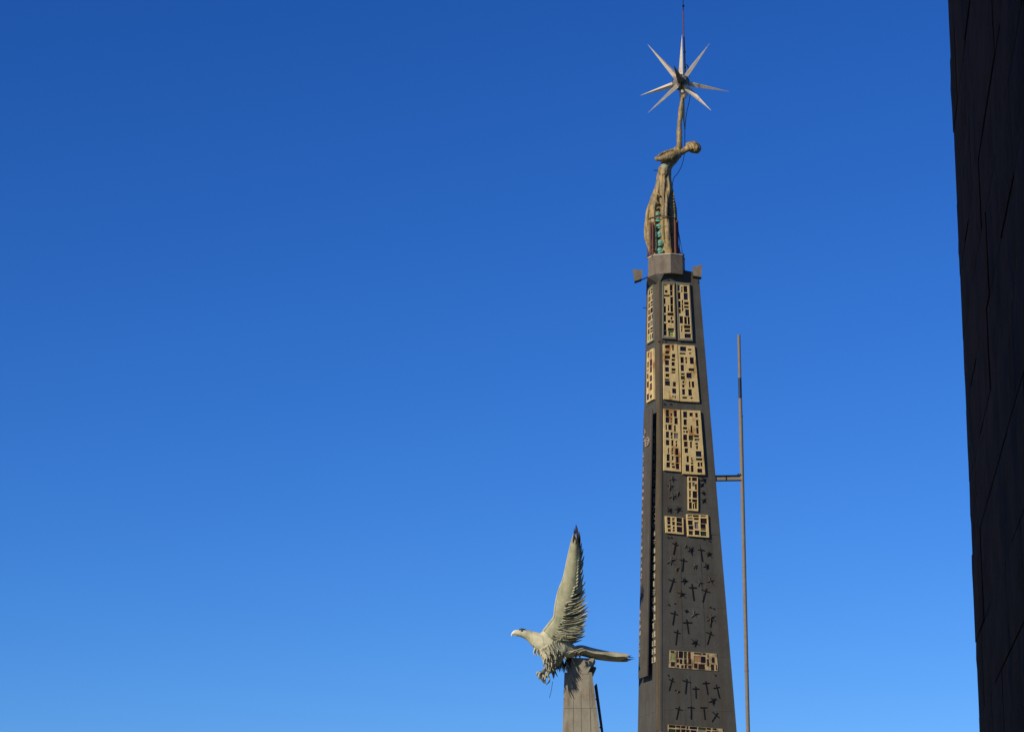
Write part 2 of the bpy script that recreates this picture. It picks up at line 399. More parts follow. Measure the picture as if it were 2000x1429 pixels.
def invbil(q, p):
    """pixel -> u, v inside a quad TL TR BR BL"""
    u, v = .5, .5
    for _ in range(12):
        a = [(1 - u) * (1 - v), u * (1 - v), u * v, (1 - u) * v]
        fx = sum(a[i] * q[i][0] for i in range(4)) - p[0]; fy = sum(a[i] * q[i][1] for i in range(4)) - p[1]
        xu = (1 - v) * (q[1][0] - q[0][0]) + v * (q[2][0] - q[3][0]); yu = (1 - v) * (q[1][1] - q[0][1]) + v * (q[2][1] - q[3][1])
        xv = (1 - u) * (q[3][0] - q[0][0]) + u * (q[2][0] - q[1][0]); yv = (1 - u) * (q[3][1] - q[0][1]) + u * (q[2][1] - q[1][1])
        D = xu * yv - xv * yu
        u -= (fx * yv - fy * xv) / D; v -= (fy * xu - fx * yu) / D
    return u, v
def panel(org, scl, quad, holes, on, d=.07, frame=0., m='cream_panel', dcol='n', name='glass_panel', depth=.045, uv=()):
    """concrete plate with openings, each holding its own piece of glass"""
    n = nR if on is onR else nL
    T = lambda p: (org[0] + p[0] / scl, org[1] + p[1] / scl)
    Qp = [T(p) for p in quad]
    C = [on(x, y, d) for x, y in Qp]
    def pt(u, v, dd=0.):
        return C[0] * (1 - u) * (1 - v) + C[1] * u * (1 - v) + C[2] * u * v + C[3] * (1 - u) * v + n * dd
    H = [tuple(h) for h in uv]
    for hq in holes:
        x0, y0, x1, y1 = hq[:4]; col = hq[4] if len(hq) > 4 else dcol
        gx, gy = (x1 - x0) * .09 + .25 * scl * .3, (y1 - y0) * .06 + .12 * scl
        x0, x1, y0, y1 = x0 - gx, x1 + gx, y0 - gy, y1 + gy
        cx, cy = (x0 + x1) / 2, (y0 + y1) / 2
        uc, vc = invbil(Qp, T((cx, cy))); ua, _ = invbil(Qp, T((x0, cy))); ub, _ = invbil(Qp, T((x1, cy)))
        _, va = invbil(Qp, T((cx, y0))); _, vb = invbil(Qp, T((cx, y1)))
        cl = lambda t: round(min(max(t, .015), .985), 3)
        a, b, c_, d_ = cl(ua), cl(ub), cl(va), cl(vb)
        if b - a > .01 and d_ - c_ > .006: H.append((a, c_, b, d_, col))
    us = sorted({0., 1., *[h[0] for h in H], *[h[2] for h in H]}); vs = sorted({0., 1., *[h[1] for h in H], *[h[3] for h in H]})
    hole = lambda i, j: 0 <= i < len(us) - 1 and 0 <= j < len(vs) - 1 and any(
        h[0] < (us[i] + us[i + 1]) / 2 < h[2] and h[1] < (vs[j] + vs[j + 1]) / 2 < h[3] for h in H)
    mb = MB(); idx = {}
    def vi(i, j, lay):
        if (i, j, lay) not in idx:
            idx[i, j, lay] = len(mb.v); mb.v.append(pt(us[i], vs[j], (0, -depth, -d - .012)[lay]))
        return idx[i, j, lay]
    nu, nv = len(us) - 1, len(vs) - 1
    for i in range(nu):
        for j in range(nv):
            if not hole(i, j):
                mb.f.append((vi(i, j, 0), vi(i + 1, j, 0), vi(i + 1, j + 1, 0), vi(i, j + 1, 0)))
                for (di, dj, a, b) in ((-1, 0, (i, j), (i, j + 1)), (1, 0, (i + 1, j), (i + 1, j + 1)), (0, -1, (i, j), (i + 1, j)), (0, 1, (i, j + 1), (i + 1, j + 1))):
                    o_ = not (0 <= i + di < nu and 0 <= j + dj < nv)
                    if o_ or hole(i + di, j + dj):
                        l = 2 if o_ else 1
                        mb.f.append((vi(*a, 0), vi(*b, 0), vi(*b, l), vi(*a, l)))
    pl = mb.build(name, m, nee)
    for (a, c_, b, d_, col) in H:
        e = .012
        ax, bx, ay, by = a - .002, b + .002, c_ - .002, d_ + .002
        tilt = [random.uniform(-.006, .006) for _ in range(4)]
        front = [pt(ax, ay, -depth * .8 + tilt[0]), pt(bx, ay, -depth * .8 + tilt[1]), pt(bx, by, -depth * .8 + tilt[2]), pt(ax, by, -depth * .8 + tilt[3])]
        back = [pt(ax, ay, -depth - .01), pt(bx, ay, -depth - .01), pt(bx, by, -depth - .01), pt(ax, by, -depth - .01)]
        MB().hexa(back + front).build('glass_pane', 'glass_' + col, pl)
    if frame:
        fb = MB(); f = frame
        for (u0, v0, u1, v1) in ((-f * .6, -f * .25, 1 + f * .6, 0), (-f * .6, 1, 1 + f * .6, 1 + f * .25), (-f * .6, 0, 0, 1), (1, 0, 1 + f * .6, 1)):
            fb.hexa([pt(u0, v0, -d - .01), pt(u1, v0, -d - .01), pt(u1, v1, -d - .01), pt(u0, v1, -d - .01),
                     pt(u0, v0, .015), pt(u1, v0, .015), pt(u1, v1, .015), pt(u0, v1, .015)])
        fb.build('panel_frame', 'panel_frame', pl)
    return pl
random.seed(21)
O1, S1 = (1290, 545), 11.91
panel(O1, S1, [(72, 105), (308, 110), (335, 1350), (72, 1335)],
      [(110, 260, 165, 315), (80, 370, 210, 405), (225, 120, 285, 260, 'p'), (230, 285, 285, 385, 'p'), (75, 455, 120, 575, 'b'), (235, 425, 295, 580, 'p'),
       (75, 640, 130, 780, 'p'), (180, 615, 208, 680), (175, 690, 208, 740), (240, 610, 295, 760, 'p'), (175, 790, 300, 850), (75, 840, 132, 985, 'g'),
       (240, 885, 282, 940), (175, 960, 235, 1010, 'p'), (255, 970, 310, 1020), (80, 1040, 140, 1185, 'p'), (185, 1145, 310, 1200, 'g'), (80, 1205, 145, 1305, 'b'),
       (200, 1215, 300, 1325, 'w'), (85, 110, 160, 150, 'y')], onR, frame=.14)
panel(O1, S1, [(392, 115), (655, 140), (725, 1392), (440, 1380)],
      [(395, 120, 450, 265, 'c'), (400, 320, 465, 460, 'p'), (410, 520, 470, 660, 'b'), (420, 705, 475, 745), (425, 755, 475, 790), (455, 875, 525, 1020, 'p'),
       (485, 185, 515, 225), (485, 245, 515, 300), (545, 170, 625, 300, 'p'), (550, 335, 635, 475, 'b'), (500, 490, 530, 570), (500, 595, 530, 670), (505, 685, 538, 745),
       (560, 535, 655, 595), (560, 630, 655, 675, 'g'), (585, 715, 665, 855, 'b'), (560, 890, 618, 1040, 'p'), (638, 890, 685, 1050, 'p'), (485, 1085, 515, 1150),
       (485, 1165, 515, 1225), (560, 1080, 690, 1145), (565, 1175, 620, 1230), (632, 1175, 695, 1230), (575, 1275, 705, 1375, 'b')], onR, frame=.14)
O2, S2 = (1290, 665), 11.43
panel(O2, S2, [(60, 75), (375, 80), (425, 1345), (75, 1300)],
      [(110, 105, 205, 165), (265, 105, 300, 215), (115, 235, 195, 290), (265, 305, 330, 375, 'p'), (105, 340, 210, 405), (255, 410, 325, 450), (110, 445, 190, 545, 'b'),
       (255, 485, 320, 560, 'p'), (110, 600, 190, 690, 'b'), (255, 625, 335, 675), (255, 700, 330, 730), (120, 745, 195, 805), (105, 855, 200, 885), (110, 905, 210, 1000, 'b'),
       (285, 930, 345, 1020), (270, 1075, 350, 1175, 'b'), (270, 1225, 295, 1270), (318, 1235, 345, 1290)], onR)
panel(O2, S2, [(392, 95), (760, 115), (870, 1370), (446, 1350)],
      [(450, 140, 570, 230, 'b'), (620, 185, 690, 215), (440, 275, 555, 305), (640, 275, 690, 298), (455, 375, 520, 495, 'p'), (560, 375, 595, 430, 'r'), (565, 455, 598, 505, 'r'),
       (665, 385, 745, 515, 'p'), (460, 550, 525, 675, 'b'), (640, 625, 750, 675), (590, 730, 690, 830, 'b'), (465, 730, 540, 765, 'g'), (465, 795, 545, 865, 'g'),
       (495, 905, 535, 950), (490, 985, 540, 1045), (640, 915, 672, 1040), (705, 920, 755, 1040, 'p'), (490, 1090, 550, 1200, 'b'), (630, 1095, 700, 1220, 'p'),
       (500, 1255, 590, 1290), (675, 1265, 720, 1295)], onR)
O3, S3 = (1290, 790), 10.21
panel(O3, S3, [(65, 75), (390, 105), (415, 1335), (65, 1305)],
      [(115, 105, 170, 230, 'p'), (275, 125, 330, 240, 'p'), (205, 170, 235, 220), (110, 260, 175, 355, 'b'), (215, 270, 238, 300, 'r'), (215, 330, 235, 355, 'r'), (285, 270, 345, 385, 'p'),
       (105, 400, 132, 500), (162, 405, 225, 500, 'p'), (275, 420, 308, 530), (115, 545, 170, 655, 'b'), (208, 555, 245, 620), (210, 640, 245, 672), (278, 575, 350, 670, 'y'),
       (115, 710, 175, 805, 'p'), (222, 715, 260, 820), (305, 725, 335, 765), (308, 785, 338, 835), (225, 865, 250, 935), (300, 880, 360, 995, 'p'), (225, 960, 255, 985),
       (150, 870, 180, 965, 'y'), (130, 995, 185, 1115, 'b'), (230, 1030, 262, 1105, 'g'), (315, 1040, 365, 1150, 'p'), (125, 1155, 190, 1245, 'p'), (228, 1165, 275, 1195, 'r'),
       (235, 1225, 290, 1260, 'r'), (315, 1180, 375, 1280, 'p')], onR)
panel(O3, S3, [(428, 105), (795, 120), (892, 1395), (440, 1375)],
      [(460, 145, 530, 250, 'p'), (585, 165, 645, 230), (700, 170, 745, 250), (468, 300, 525, 400, 'p'), (715, 310, 760, 425), (458, 450, 530, 490), (605, 430, 640, 550), (720, 465, 765, 575, 'b'),
       (460, 525, 490, 555), (510, 525, 550, 560), (460, 605, 530, 705, 'p'), (572, 620, 648, 708, 'g'), (680, 610, 765, 650, 'r'), (690, 680, 775, 722, 'y'), (475, 740, 542, 835),
       (595, 745, 630, 855), (700, 765, 750, 800), (715, 825, 752, 885), (490, 875, 550, 955, 'p'), (715, 935, 815, 1030, 'b'), (525, 1030, 568, 1140), (612, 1060, 640, 1090),
       (615, 1105, 655, 1130), (612, 1155, 655, 1185), (720, 1070, 830, 1110, 'g'), (745, 1155, 785, 1230), (803, 1155, 838, 1225), (508, 1205, 575, 1320, 'p'), (612, 1215, 660, 1335, 'p'),
       (745, 1280, 832, 1350, 'p')], onR, d=.085)
O4, S4 = (1290, 925), 10.99
panel(O4, S4, [(590, 55), (800, 70), (812, 800), (595, 780)],
      [(612, 82, 652, 145), (688, 82, 782, 150), (618, 185, 658, 315), (690, 185, 738, 260, 'y'), (746, 225, 785, 330), (620, 365, 655, 495), (700, 380, 785, 510, 'p'), (615, 540, 660, 590),
       (690, 550, 785, 605), (618, 615, 675, 740), (698, 640, 728, 745, 'g'), (742, 625, 785, 740, 'g')], onR, d=.06)
panel(O4, S4, [(100, 900), (490, 940), (505, 1300), (115, 1260)],
      [(150, 930, 215, 1000, 'p'), (258, 945, 310, 1000, 't'), (355, 945, 460, 1030, 'p'), (155, 1015, 215, 1075, 'p'), (258, 1030, 310, 1095), (355, 1050, 462, 1110), (155, 1105, 220, 1150),
       (270, 1130, 310, 1175), (362, 1140, 465, 1245, 'p'), (165, 1185, 225, 1235), (268, 1195, 315, 1240, 't')], onR, d=.06)
panel(O4, S4, [(560, 860), (1020, 880), (1045, 1365), (585, 1330)],
      [(600, 880, 680, 915, 't'), (595, 945, 685, 965), (705, 885, 820, 920), (730, 945, 820, 985), (600, 1005, 690, 1090, 'p'), (615, 1115, 705, 1190, 'p'), (740, 1040, 815, 1165, 'y'),
       (870, 890, 970, 920, 't'), (870, 960, 990, 1060), (870, 1080, 970, 1170, 'p'), (875, 1185, 970, 1210, 'r'), (615, 1225, 695, 1300), (745, 1220, 835, 1305, 'p'), (870, 1240, 980, 1325, 'g')], onR, d=.065)
panel((1300, 1260), 18.18, [(150, 160), (1820, 290), (1865, 905), (120, 775)],
      [(390, 210, 435, 420), (480, 210, 610, 430, 'p'), (660, 220, 750, 450, 'g'), (805, 235, 890, 460, 'r'), (190, 190, 300, 250), (200, 300, 300, 520, 'w'), (200, 590, 320, 730), (395, 490, 465, 600),
       (515, 490, 590, 640, 'p'), (665, 490, 750, 650), (815, 480, 910, 650), (410, 690, 480, 770), (560, 700, 640, 790), (680, 690, 750, 810), (810, 720, 910, 800), (1030, 260, 1240, 310),
       (1330, 280, 1430, 330), (1020, 380, 1230, 560, 't'), (1260, 400, 1410, 600, 'p'), (1490, 320, 1530, 430), (1480, 490, 1540, 720), (1650, 430, 1740, 600), (1620, 680, 1720, 870),
       (1790, 690, 1840, 860), (1020, 640, 1130, 800), (1180, 670, 1380, 850)], onR, d=.018, m='mosaic_lead', name='mosaic_panel', depth=.018)
panel((1300, 1400), 16.67, [(80, 230), (1860, 370), (1880, 900), (60, 760)],
      [(120, 250, 310, 330), (350, 270, 470, 330), (520, 280, 640, 350), (690, 260, 740, 370), (800, 280, 1010, 380, 'p'), (1080, 310, 1290, 400, 'g'), (1350, 330, 1470, 400), (1540, 365, 1650, 410),
       (120, 390, 310, 560, 'g'), (350, 400, 470, 560), (520, 400, 640, 570), (830, 430, 1000, 600, 'p'), (1080, 430, 1280, 600, 'y'), (1350, 450, 1460, 600), (1540, 470, 1800, 640),
       (680, 420, 780, 600), (120, 600, 310, 720), (350, 610, 640, 740, 'r'), (830, 650, 1000, 780), (1080, 660, 1280, 800, 'b'), (1540, 690, 1800, 850)], onR, d=.018, m='mosaic_lead', name='mosaic_panel', depth=.018)
OL, SL = (1255, 545), 5.83
UV = []
for r in range(8):
    v0 = .02 + r * .122
    UV.append((.10, v0, .40, v0 + .096, 'pnnnpnpw'[r]))
    if r % 3 == 1: UV += [(.50, v0, .66, v0 + .096, 'p'), (.74, v0, .94, v0 + .096, 'b')]
    else: UV += [(.50, v0, .94, v0 + (.096 if r % 2 else .045), 'nybpyynb'[r])] + ([] if r % 2 else [(.50, v0 + .06, .94, v0 + .096, 'p')])
panel(OL, SL, [(64, 130), (116, 80), (120, 688), (52, 728)], [], onL, d=.05, frame=.10, depth=.010, uv=UV)
panel(OL, SL, [(48, 830), (120, 785), (125, 1365), (42, 1410)],
      [(58, 840, 70, 890), (55, 945, 68, 1000), (53, 1035, 66, 1048), (52, 1080, 65, 1130), (50, 1170, 68, 1230), (50, 1310, 70, 1370, 'b'), (85, 1000, 105, 1060), (85, 1100, 105, 1160), (85, 1190, 105, 1260, 'r'), (85, 1320, 105, 1350), (84, 830, 108, 900, 't'), (84, 915, 108, 985, 'r')], onL, d=.07, depth=.012)

# iron crosses and stars on the broad face
def cross(o, s, a, b, c, d, th=.034):
    T = lambda p: (o[0] + p[0] / s, o[1] + p[1] / s)
    n = nR; mb = MB()
    for (p, q) in ((a, b), (c, d)):
        A, B = onR(*T(p), -.004 if p is a else .0), onR(*T(q), -.004 if p is a else .0)
        mb.bar(A, B, th, .04, n)
    return mb.build('cross', 'dark_iron', nee)
def star_relief(o, s, c, r, k, seed):
    rnd = random.Random(seed); n = nR
    C = onR(o[0] + c[0] / s, o[1] + c[1] / s, 0); rm = r / s * .0203 * 1.05
    ux = (R0 - F0).normalized(); uy = n.cross(ux).normalized()
    mb = MB(); a0 = rnd.uniform(0, 6.28)
    for q in range(k):
        a = a0 + 2 * math.pi * q / k + rnd.uniform(-.25, .25); L = rm * rnd.uniform(.75, 1.15)
        d = ux * math.cos(a) + uy * math.sin(a); e = ux * -math.sin(a) + uy * math.cos(a)
        w = .034
        mb.add([C - e * w, C + e * w, C + n * .05, C + d * L * 1.1 + n * rnd.uniform(.0, .05)], [(0, 1, 2), (0, 3, 2), (1, 2, 3), (0, 1, 3)])
    return mb.build('relief_star', 'needle_metal' if rnd.random() < .35 else 'dark_iron', nee)
A6, A7, A5, SS = (1230, 1030), (1230, 1219), (1230, 780), 6.804
for o, L in ((A6, [((612, 190), (578, 355), (565, 205), (645, 235)), ((938, 275), (965, 450), (905, 295), (990, 300)), ((712, 405), (697, 580), (660, 425), (755, 445)),
                   ((585, 670), (525, 855), (515, 685), (605, 720)), ((822, 745), (848, 965), (785, 795), (885, 795)), ((1017, 805), (965, 990), (945, 820), (1065, 860)),
                   ((598, 1105), (568, 1290), (540, 1130), (635, 1155)), ((752, 1215), (780, 1410), (705, 1260), (825, 1258)), ((1085, 1215), (1070, 1320), (1070, 1240), (1098, 1242))]),
             (A7, [((632, 70), (610, 270), (583, 95), (670, 118)), ((1078, 90), (1028, 265), (1012, 100), (1108, 140)), ((568, 708), (520, 880), (518, 725), (590, 760)),
                   ((757, 720), (737, 920), (700, 740), (808, 768)), ((873, 820), (878, 980), (833, 852), (918, 852)), ((1005, 750), (1035, 930), (965, 780), (1055, 775)),
                   ((1147, 795), (1190, 975), (1110, 845), (1190, 828)), ((655, 1085), (618, 1260), (600, 1105), (690, 1135)), ((812, 1080), (812, 1255), (765, 1100), (855, 1105)),
                   ((980, 1100), (997, 1260), (935, 1103), (1020, 1100)), ((1165, 1170), (1090, 1290), (1100, 1160), (1185, 1235))])):
    for c in L: cross(o, SS, *c)
k = 0
for o, s, L in ((A6, SS, [(735, 250, 32, 4), (808, 300, 62, 5), (1045, 350, 48, 5), (540, 440, 68, 6), (620, 545, 34, 4), (860, 515, 42, 6), (1020, 515, 56, 5), (725, 705, 56, 6), (925, 735, 58, 5),
                          (1065, 705, 55, 4), (690, 880, 60, 5), (750, 1105, 30, 4), (850, 1150, 62, 5), (1070, 1200, 70, 6)]),
                (A7, SS, [(865, 240, 72, 5), (640, 885, 30, 3), (1100, 1015, 55, 5)]),
                (A5, 5.104, [(415, 790, 40, 5), (400, 865, 50, 5), (425, 965, 45, 6), (475, 935, 30, 5), (395, 1100, 36, 5), (480, 1095, 42, 5), (735, 800, 36, 5), (715, 850, 30, 4), (730, 930, 24, 4), (735, 1005, 30, 4)])):
    for (x, y, r, n_) in L:
        k += 1; star_relief(o, s, (x, y), r, n_, k)

# the plate standing off the narrow face, with its letters, and the letter column beside it
SD = .20
def plate(px, d0, d1, name, m):
    Q0 = [onL(x, y, d0) for x, y in px]; Q1 = [onL(x, y, d1) for x, y in px]
    # corners are given as seen on the outer face; carry them straight back to the inner one
    Q0 = [q - nL * (d1 - d0) for q in Q1]
    return MB().hexa(Q0 + Q1).build(name, m, nee)
slab = plate([(1257.2, 802), (1273, 798), (1263.5, 1319), (1246.5, 1325)], SD, SD + .05, 'inscription_plate', 'slab_metal')
for (x, y) in ((1265, 830), (1263, 950), (1260, 1080), (1257, 1210), (1255, 1300)):      # spacers
    p = onL(x, y, SD + .02); q = p - nL * (SD + .05)
    MB().tube([p, q], .04, 8).build('spacer', 'dark_iron', nee)
GL = {'I': ['.#.', '.#.', '.#.', '.#.', '.#.'], 'S': ['.##', '#..', '.#.', '..#', '##.'], 'T': ['###', '.#.', '.#.', '.#.', '.#.'], 'B': ['##.', '#.#', '##.', '#.#', '##.'],
      'P': ['##.', '#.#', '##.', '#..', '#..'], 'A': ['.#.', '#.#', '###', '#.#', '#.#'], 'E': ['###', '#..', '##.', '#..', '###'], 'F': ['###', '#..', '##.', '#..', '#..'],
      'U': ['#.#', '#.#', '#.#', '#.#', '###'], 'H': ['#.#', '#.#', '###', '#.#', '#.#'], 'L': ['#..', '#..', '#..', '#..', '###'], 'O': ['###', '#.#', '#.#', '#.#', '###'],
      'M': ['#.#', '###', '#.#', '#.#', '#.#'], 'J': ['..#', '..#', '..#', '#.#', '###'], 'R': ['##.', '#.#', '##.', '#.#', '#.#'], 'V': ['#.#', '#.#', '#.#', '#.#', '.#.']}
def glyph(ch, q, d, m, t=.02):
    """letter cut from sheet, q = TL TR BR BL pixels on the narrow face"""
    C = [onL(x, y, d) for x, y in q]
    pt = lambda u, v: C[0] * (1 - u) * (1 - v) + C[1] * u * (1 - v) + C[2] * u * v + C[3] * (1 - u) * v
    mb = MB(); g = GL[ch]
    runs = []
    for c in range(3):
        r = 0
        while r < 5:
            if g[r][c] == '#':
                e = r
                while e + 1 < 5 and g[e + 1][c] == '#': e += 1
                runs.append((c, r, e)); r = e + 1
            else: r += 1
    for (c, r, e) in runs:
        a, b, u, v = c / 3 + .05, (c + 1) / 3 - .04, r / 5 + .02, (e + 1) / 5 - .02
        if e == r: a -= .06; b += .05; u += .03; v -= .03
        P = [pt(a, u), pt(b, u), pt(b, v), pt(a, v)]
        mb.hexa([p - nL * .012 for p in P] + [p + nL * (t + .001 * c) for p in P])
    return mb.build('letter', m, nee)
seq = 'IISITBPATPEPABAJUAIBUHJTHUHU'; y0 = 838.; H_ = 16.4
rl = random.Random(2)
for i, ch in enumerate(seq):
    y = y0 + i * H_ + rl.uniform(-1, 1); f = (y - 838) / 460.
    xr = 1279.0 + 1.6 * f; w = 2.6 + 5.6 * f; xl = xr - w
    dy = w * .35
    glyph(ch, [(xl, y + dy), (xr, y), (xr, y + 11.5), (xl, y + 11.5 + dy)], .006, 'cream_letter')
seq = 'ESTHIMASUTILSVATVJSLISBEAUSIT'
for i, ch in enumerate(seq):
    y = 884 + i * 13.9; f = (y - 802) / 522.
    xl = 1257.2 - 10.7 * f + .6; w = 2.3
    if 1140 < y < 1185: continue
    e = rl.uniform(-1.5, 1.5); glyph(ch, [(xl, y + 1 + e), (xl + w, y + e), (xl + w, y + 8), (xl, y + 9)], SD + .056, 'pale_letter', .012)
# hooked emblem on the plate
def emb(lines, r=.022):
    mb = MB()
    for L in lines: mb.tube([onL(1240 + x / 11.9, 830 + y / 11.9, SD + .075) for x, y in L], r, 6)
    return mb.build('emblem', 'pale_letter', nee)
emb([[(228, 100), (240, 130), (240, 175), (222, 220), (212, 265), (215, 300)]])
emb([[(210, 375), (270, 355), (350, 345)], [(240, 320), (245, 400), (245, 490), (270, 495), (290, 440), (285, 330)], [(290, 300), (330, 285), (330, 400), (310, 460), (290, 470)], [(270, 300), (330, 285)]])

# ------------------------------------------------------------------ octagonal collar on top of the needle
def cpt(x, dep): return at(x, 517, F1.y + dep)
CV = [cpt(*q) for q in ((1265.5, .42), (1280, -.03), (1297, -.12), (1310, -.22), (1333, .0), (1338, .6), (1320, 1.3), (1282, 1.3))]
cc_ = sum(CV, Vector((0, 0, 0))) / 8
pc = at(1297, 517, F1.y + .62)
OY = pc.y
RAD = 1.0
zc0, zc1 = at(1299, 535.5, F1.y).z, at(1299, 497, F1.y).z
col = thing('octagonal_collar', (pc.x, pc.y, zc0), 'dark eight-sided metal collar at the top of the needle', 'pedestal')
ring = lambda r, z: [Vector((cc_.x + r * (v.x - cc_.x), cc_.y + r * (v.y - cc_.y), z)) for v in CV]
def prism(r0, z0, r1, z1):
    mb = MB(); mb.v = ring(r0, z0) + ring(r1, z1)
    mb.f = [(k, (k + 1) % 8, 8 + (k + 1) % 8, 8 + k) for k in range(8)] + [tuple(range(8)), tuple(range(8, 16))]
    return mb
prism(RAD, zc0, RAD * .985, zc1 - .04).build('drum', 'column_metal' if False else 'lamp_metal', col)
prism(RAD * 1.02, zc1 - .037, RAD * 1.02, zc1 - .005).build('flashing', 'flashing', col)
# gusset carrying the collar down onto the narrow face
g0, g1 = CV[0].copy(), CV[1].copy(); g0.z = g1.z = zc0 - .002
g2, g3 = onL(1283.8, 553, .012), onL(1264.2, 561, .012)
MB().hexa([p - nL * .05 for p in (g0, g1, g2, g3)] + [g0, g1, g2, g3]).build('gusset', 'needle_metal', col)
g4 = CV[2].copy(); g4.z = zc0 - .004; g5 = onR(1290, 548, .012)
MB().hexa([p - nR * .05 for p in (g1, g4, g5, g2)] + [g1, g4, g5, g2]).build('gusset', 'needle_metal', col)
# bearing block between needle and collar
prism(.7, ZT - .05, .7, zc0 + .05).build('bearing_block', 'dark_iron', col)

# ------------------------------------------------------------------ bronze figure
def spx(x, y, dy=0.): return at(x, y, OY + dy)
SP = mpp(400, OY)
fig = thing('statue', (pc.x, pc.y, zc1 + .02), 'bronze draped figure leaning back with head thrown back and one arm raised', 'statue')
mb = MB()
# robe: folded loft, open in two deep recesses
prof = [(500, 1296, 23), (485, 1293.5, 26), (465, 1290.5, 29), (440, 1290, 29.5), (415, 1291, 28), (395, 1293.5, 24), (375, 1295.5, 19), (355, 1297, 14.5), (338, 1297.5, 12.5), (326, 1299, 11.5)]
PR = catmull([tuple(map(float, p)) for p in prof], 5); NA = 96
def rec(a, c, w): 
    d = (a - c + math.pi) % (2 * math.pi) - math.pi
    return math.exp(-(d / w) ** 2)
V = []
for (y, cx, hw) in PR:
    low = min(max((y - 372) / 45, 0), 1)
    for k in range(NA):
        a = 2 * math.pi * k / NA
        r = hw * SP
        f = 1 + .075 * math.cos(11 * a + y * .012) + .05 * math.cos(21 * a - y * .03) + .04 * math.sin(5 * a + y * .05)
        f -= low * (.5 * rec(a, math.radians(-103), .30) + .72 * rec(a, math.radians(-46), .25))
        f += low * .06 * rec(a, math.radians(-72), .2)
        p = spx(cx, y); V.append(p + Vector((math.cos(a) * r * f, math.sin(a) * r * f * .95, 0)))
n = len(PR); F = []
for i in range(n - 1):
    for k in range(NA): F.append((i * NA + k, i * NA + (k + 1) % NA, (i + 1) * NA + (k + 1) % NA, (i + 1) * NA + k))
F.append(tuple(range(NA))); F.append(tuple((n - 1) * NA + k for k in range(NA)))
mb.add(V, F)
def chain(pts, n=6, mb=mb, ysc=1., P=spx, S=SP):
    """pts: (px, py, depth m, radius px)"""
    for (x, y, d, r) in catmull([tuple(map(float, p)) for p in pts], n):
        blob(mb, P(x, y, d), (r * S, r * S * ysc, r * S))
# torso
chain([(1297, 342, 0, 12), (1299, 330, 0, 11.5), (1304, 319, 0, 12), (1311, 311, 0, 12.5), (1318, 305, 0, 11), (1324, 301, 0, 8.5)], 5, ysc=1.3)
# neck and head
chain([(1322, 302, 0, 7.5), (1331, 297, 0, 6), (1339, 293, 0, 6), (1345, 290, 0, 7.5)], 5)
blob(mb, spx(1354.5, 288), (15.2 * SP, 12 * SP, 11.6 * SP), Matrix.Rotation(math.radians(8), 3, 'Y'))
blob(mb, spx(1348, 284), (8.5 * SP, 8.5 * SP, 7 * SP))
blob(mb, spx(1342.5, 282.5), (3.6 * SP, 3.6 * SP, 3 * SP))                      # chin
chain([(1349, 278.6, 0, 2.0), (1352, 277.2, 0, 2.0), (1356, 277.5, 0, 1.6)], 4)   # nose
chain([(1346.5, 278, -.03, 1.3), (1346.5, 278, .03, 1.3)], 3)                   # lips
for s in (-1, 1):
    chain([(1356, 277.4, s * .10, 1.6), (1357, 277.6, s * .17, 1.5)], 3)        # brow
    chain([(1350, 287, s * .235, 2.2), (1351.5, 290, s * .24, 1.8), (1349.5, 291, s * .23, 1.3)], 4)   # ear
rnd = random.Random(4)
for k in range(46):                                                             # hair, swept back in locks
    a = rnd.uniform(0, 6.28); 
    x0 = rnd.uniform(1353, 1361); R_ = 11.2
    pts = []
    for q in range(4):
        x = x0 + q * (1369 - x0) / 3.2; t = (x - 1354.5) / 15.2; rr = math.sqrt(max(.02, 1 - min(t * t, .97))) 
        aa = a + q * .13
        yy = 288 - R_ * rr * math.sin(aa) + (x - 1354.5) * .12; dd = 12 * rr * math.cos(aa) * SP
        if math.sin(aa) > .75 and x < 1362: pts = []; break
        pts.append((x, yy, dd, 1.35))
    if len(pts) == 4: chain(pts, 4)
# raised arm
chain([(1320, 304, .10, 8), (1325.5, 298, .08, 7.4), (1326.5, 288, .06, 6.6), (1327, 276, .05, 6.2), (1327, 262, .04, 5.7), (1327.2, 250, .04, 5.0), (1327.6, 238, .04, 5.2), (1328.6, 225, .03, 5.4), (1330.3, 210, .02, 4.5), (1332, 197, .0, 3.6), (1332.7, 191, 0, 3.6)], 5)
# hand: palm, four fingers round the spike collar, thumb
blob(mb, spx(1333, 188.5, 0), (4.4 * SP, 3.6 * SP, 4.6 * SP))
for j, (z, ln) in enumerate(((185, .9), (187.2, 1.), (189.4, .95), (191.4, .8))):
    chain([(1335.5, z, .08 * ln, 1.25), (1338.5, z - .6, .04, 1.3), (1338.8, z - .3, -.06 * ln, 1.2), (1336, z + .2, -.10 * ln, 1.1), (1333.2, z + .4, -.11 * ln, .95)], 4)
chain([(1330.5, 189.5, -.02, 1.6), (1329, 186, -.05, 1.4), (1330.2, 183, -.08, 1.15)], 4)
# folded near arm: shoulder - elbow - forearm - hand clasping the other arm
chain([(1323, 303, -.20, 9), (1317, 304, -.32, 10), (1308, 306, -.40, 9.6), (1298, 308.5, -.42, 7.9), (1288, 310.5, -.38, 5.8), (1282.5, 310, -.32, 4.2)], 6)
chain([(1282.5, 309.5, -.28, 4.2), (1288, 304, -.14, 4.0), (1296, 299, .0, 3.9), (1305, 295.5, .1, 3.5), (1312, 293.5, .12, 3.0), (1317, 292, .10, 2.7)], 6)
for j in range(4):
    z = 289.5 + j * 1.9
    chain([(1317, z + 1, .09, 1.3), (1320.5, z, .0, 1.2), (1323.5, z - .2, -.09, 1.1), (1327, z, -.11, .95)], 4)
chain([(1316, 290, .08, 1.4), (1319, 287.5, .02, 1.2), (1322, 286.5, -.06, 1.0)], 4)
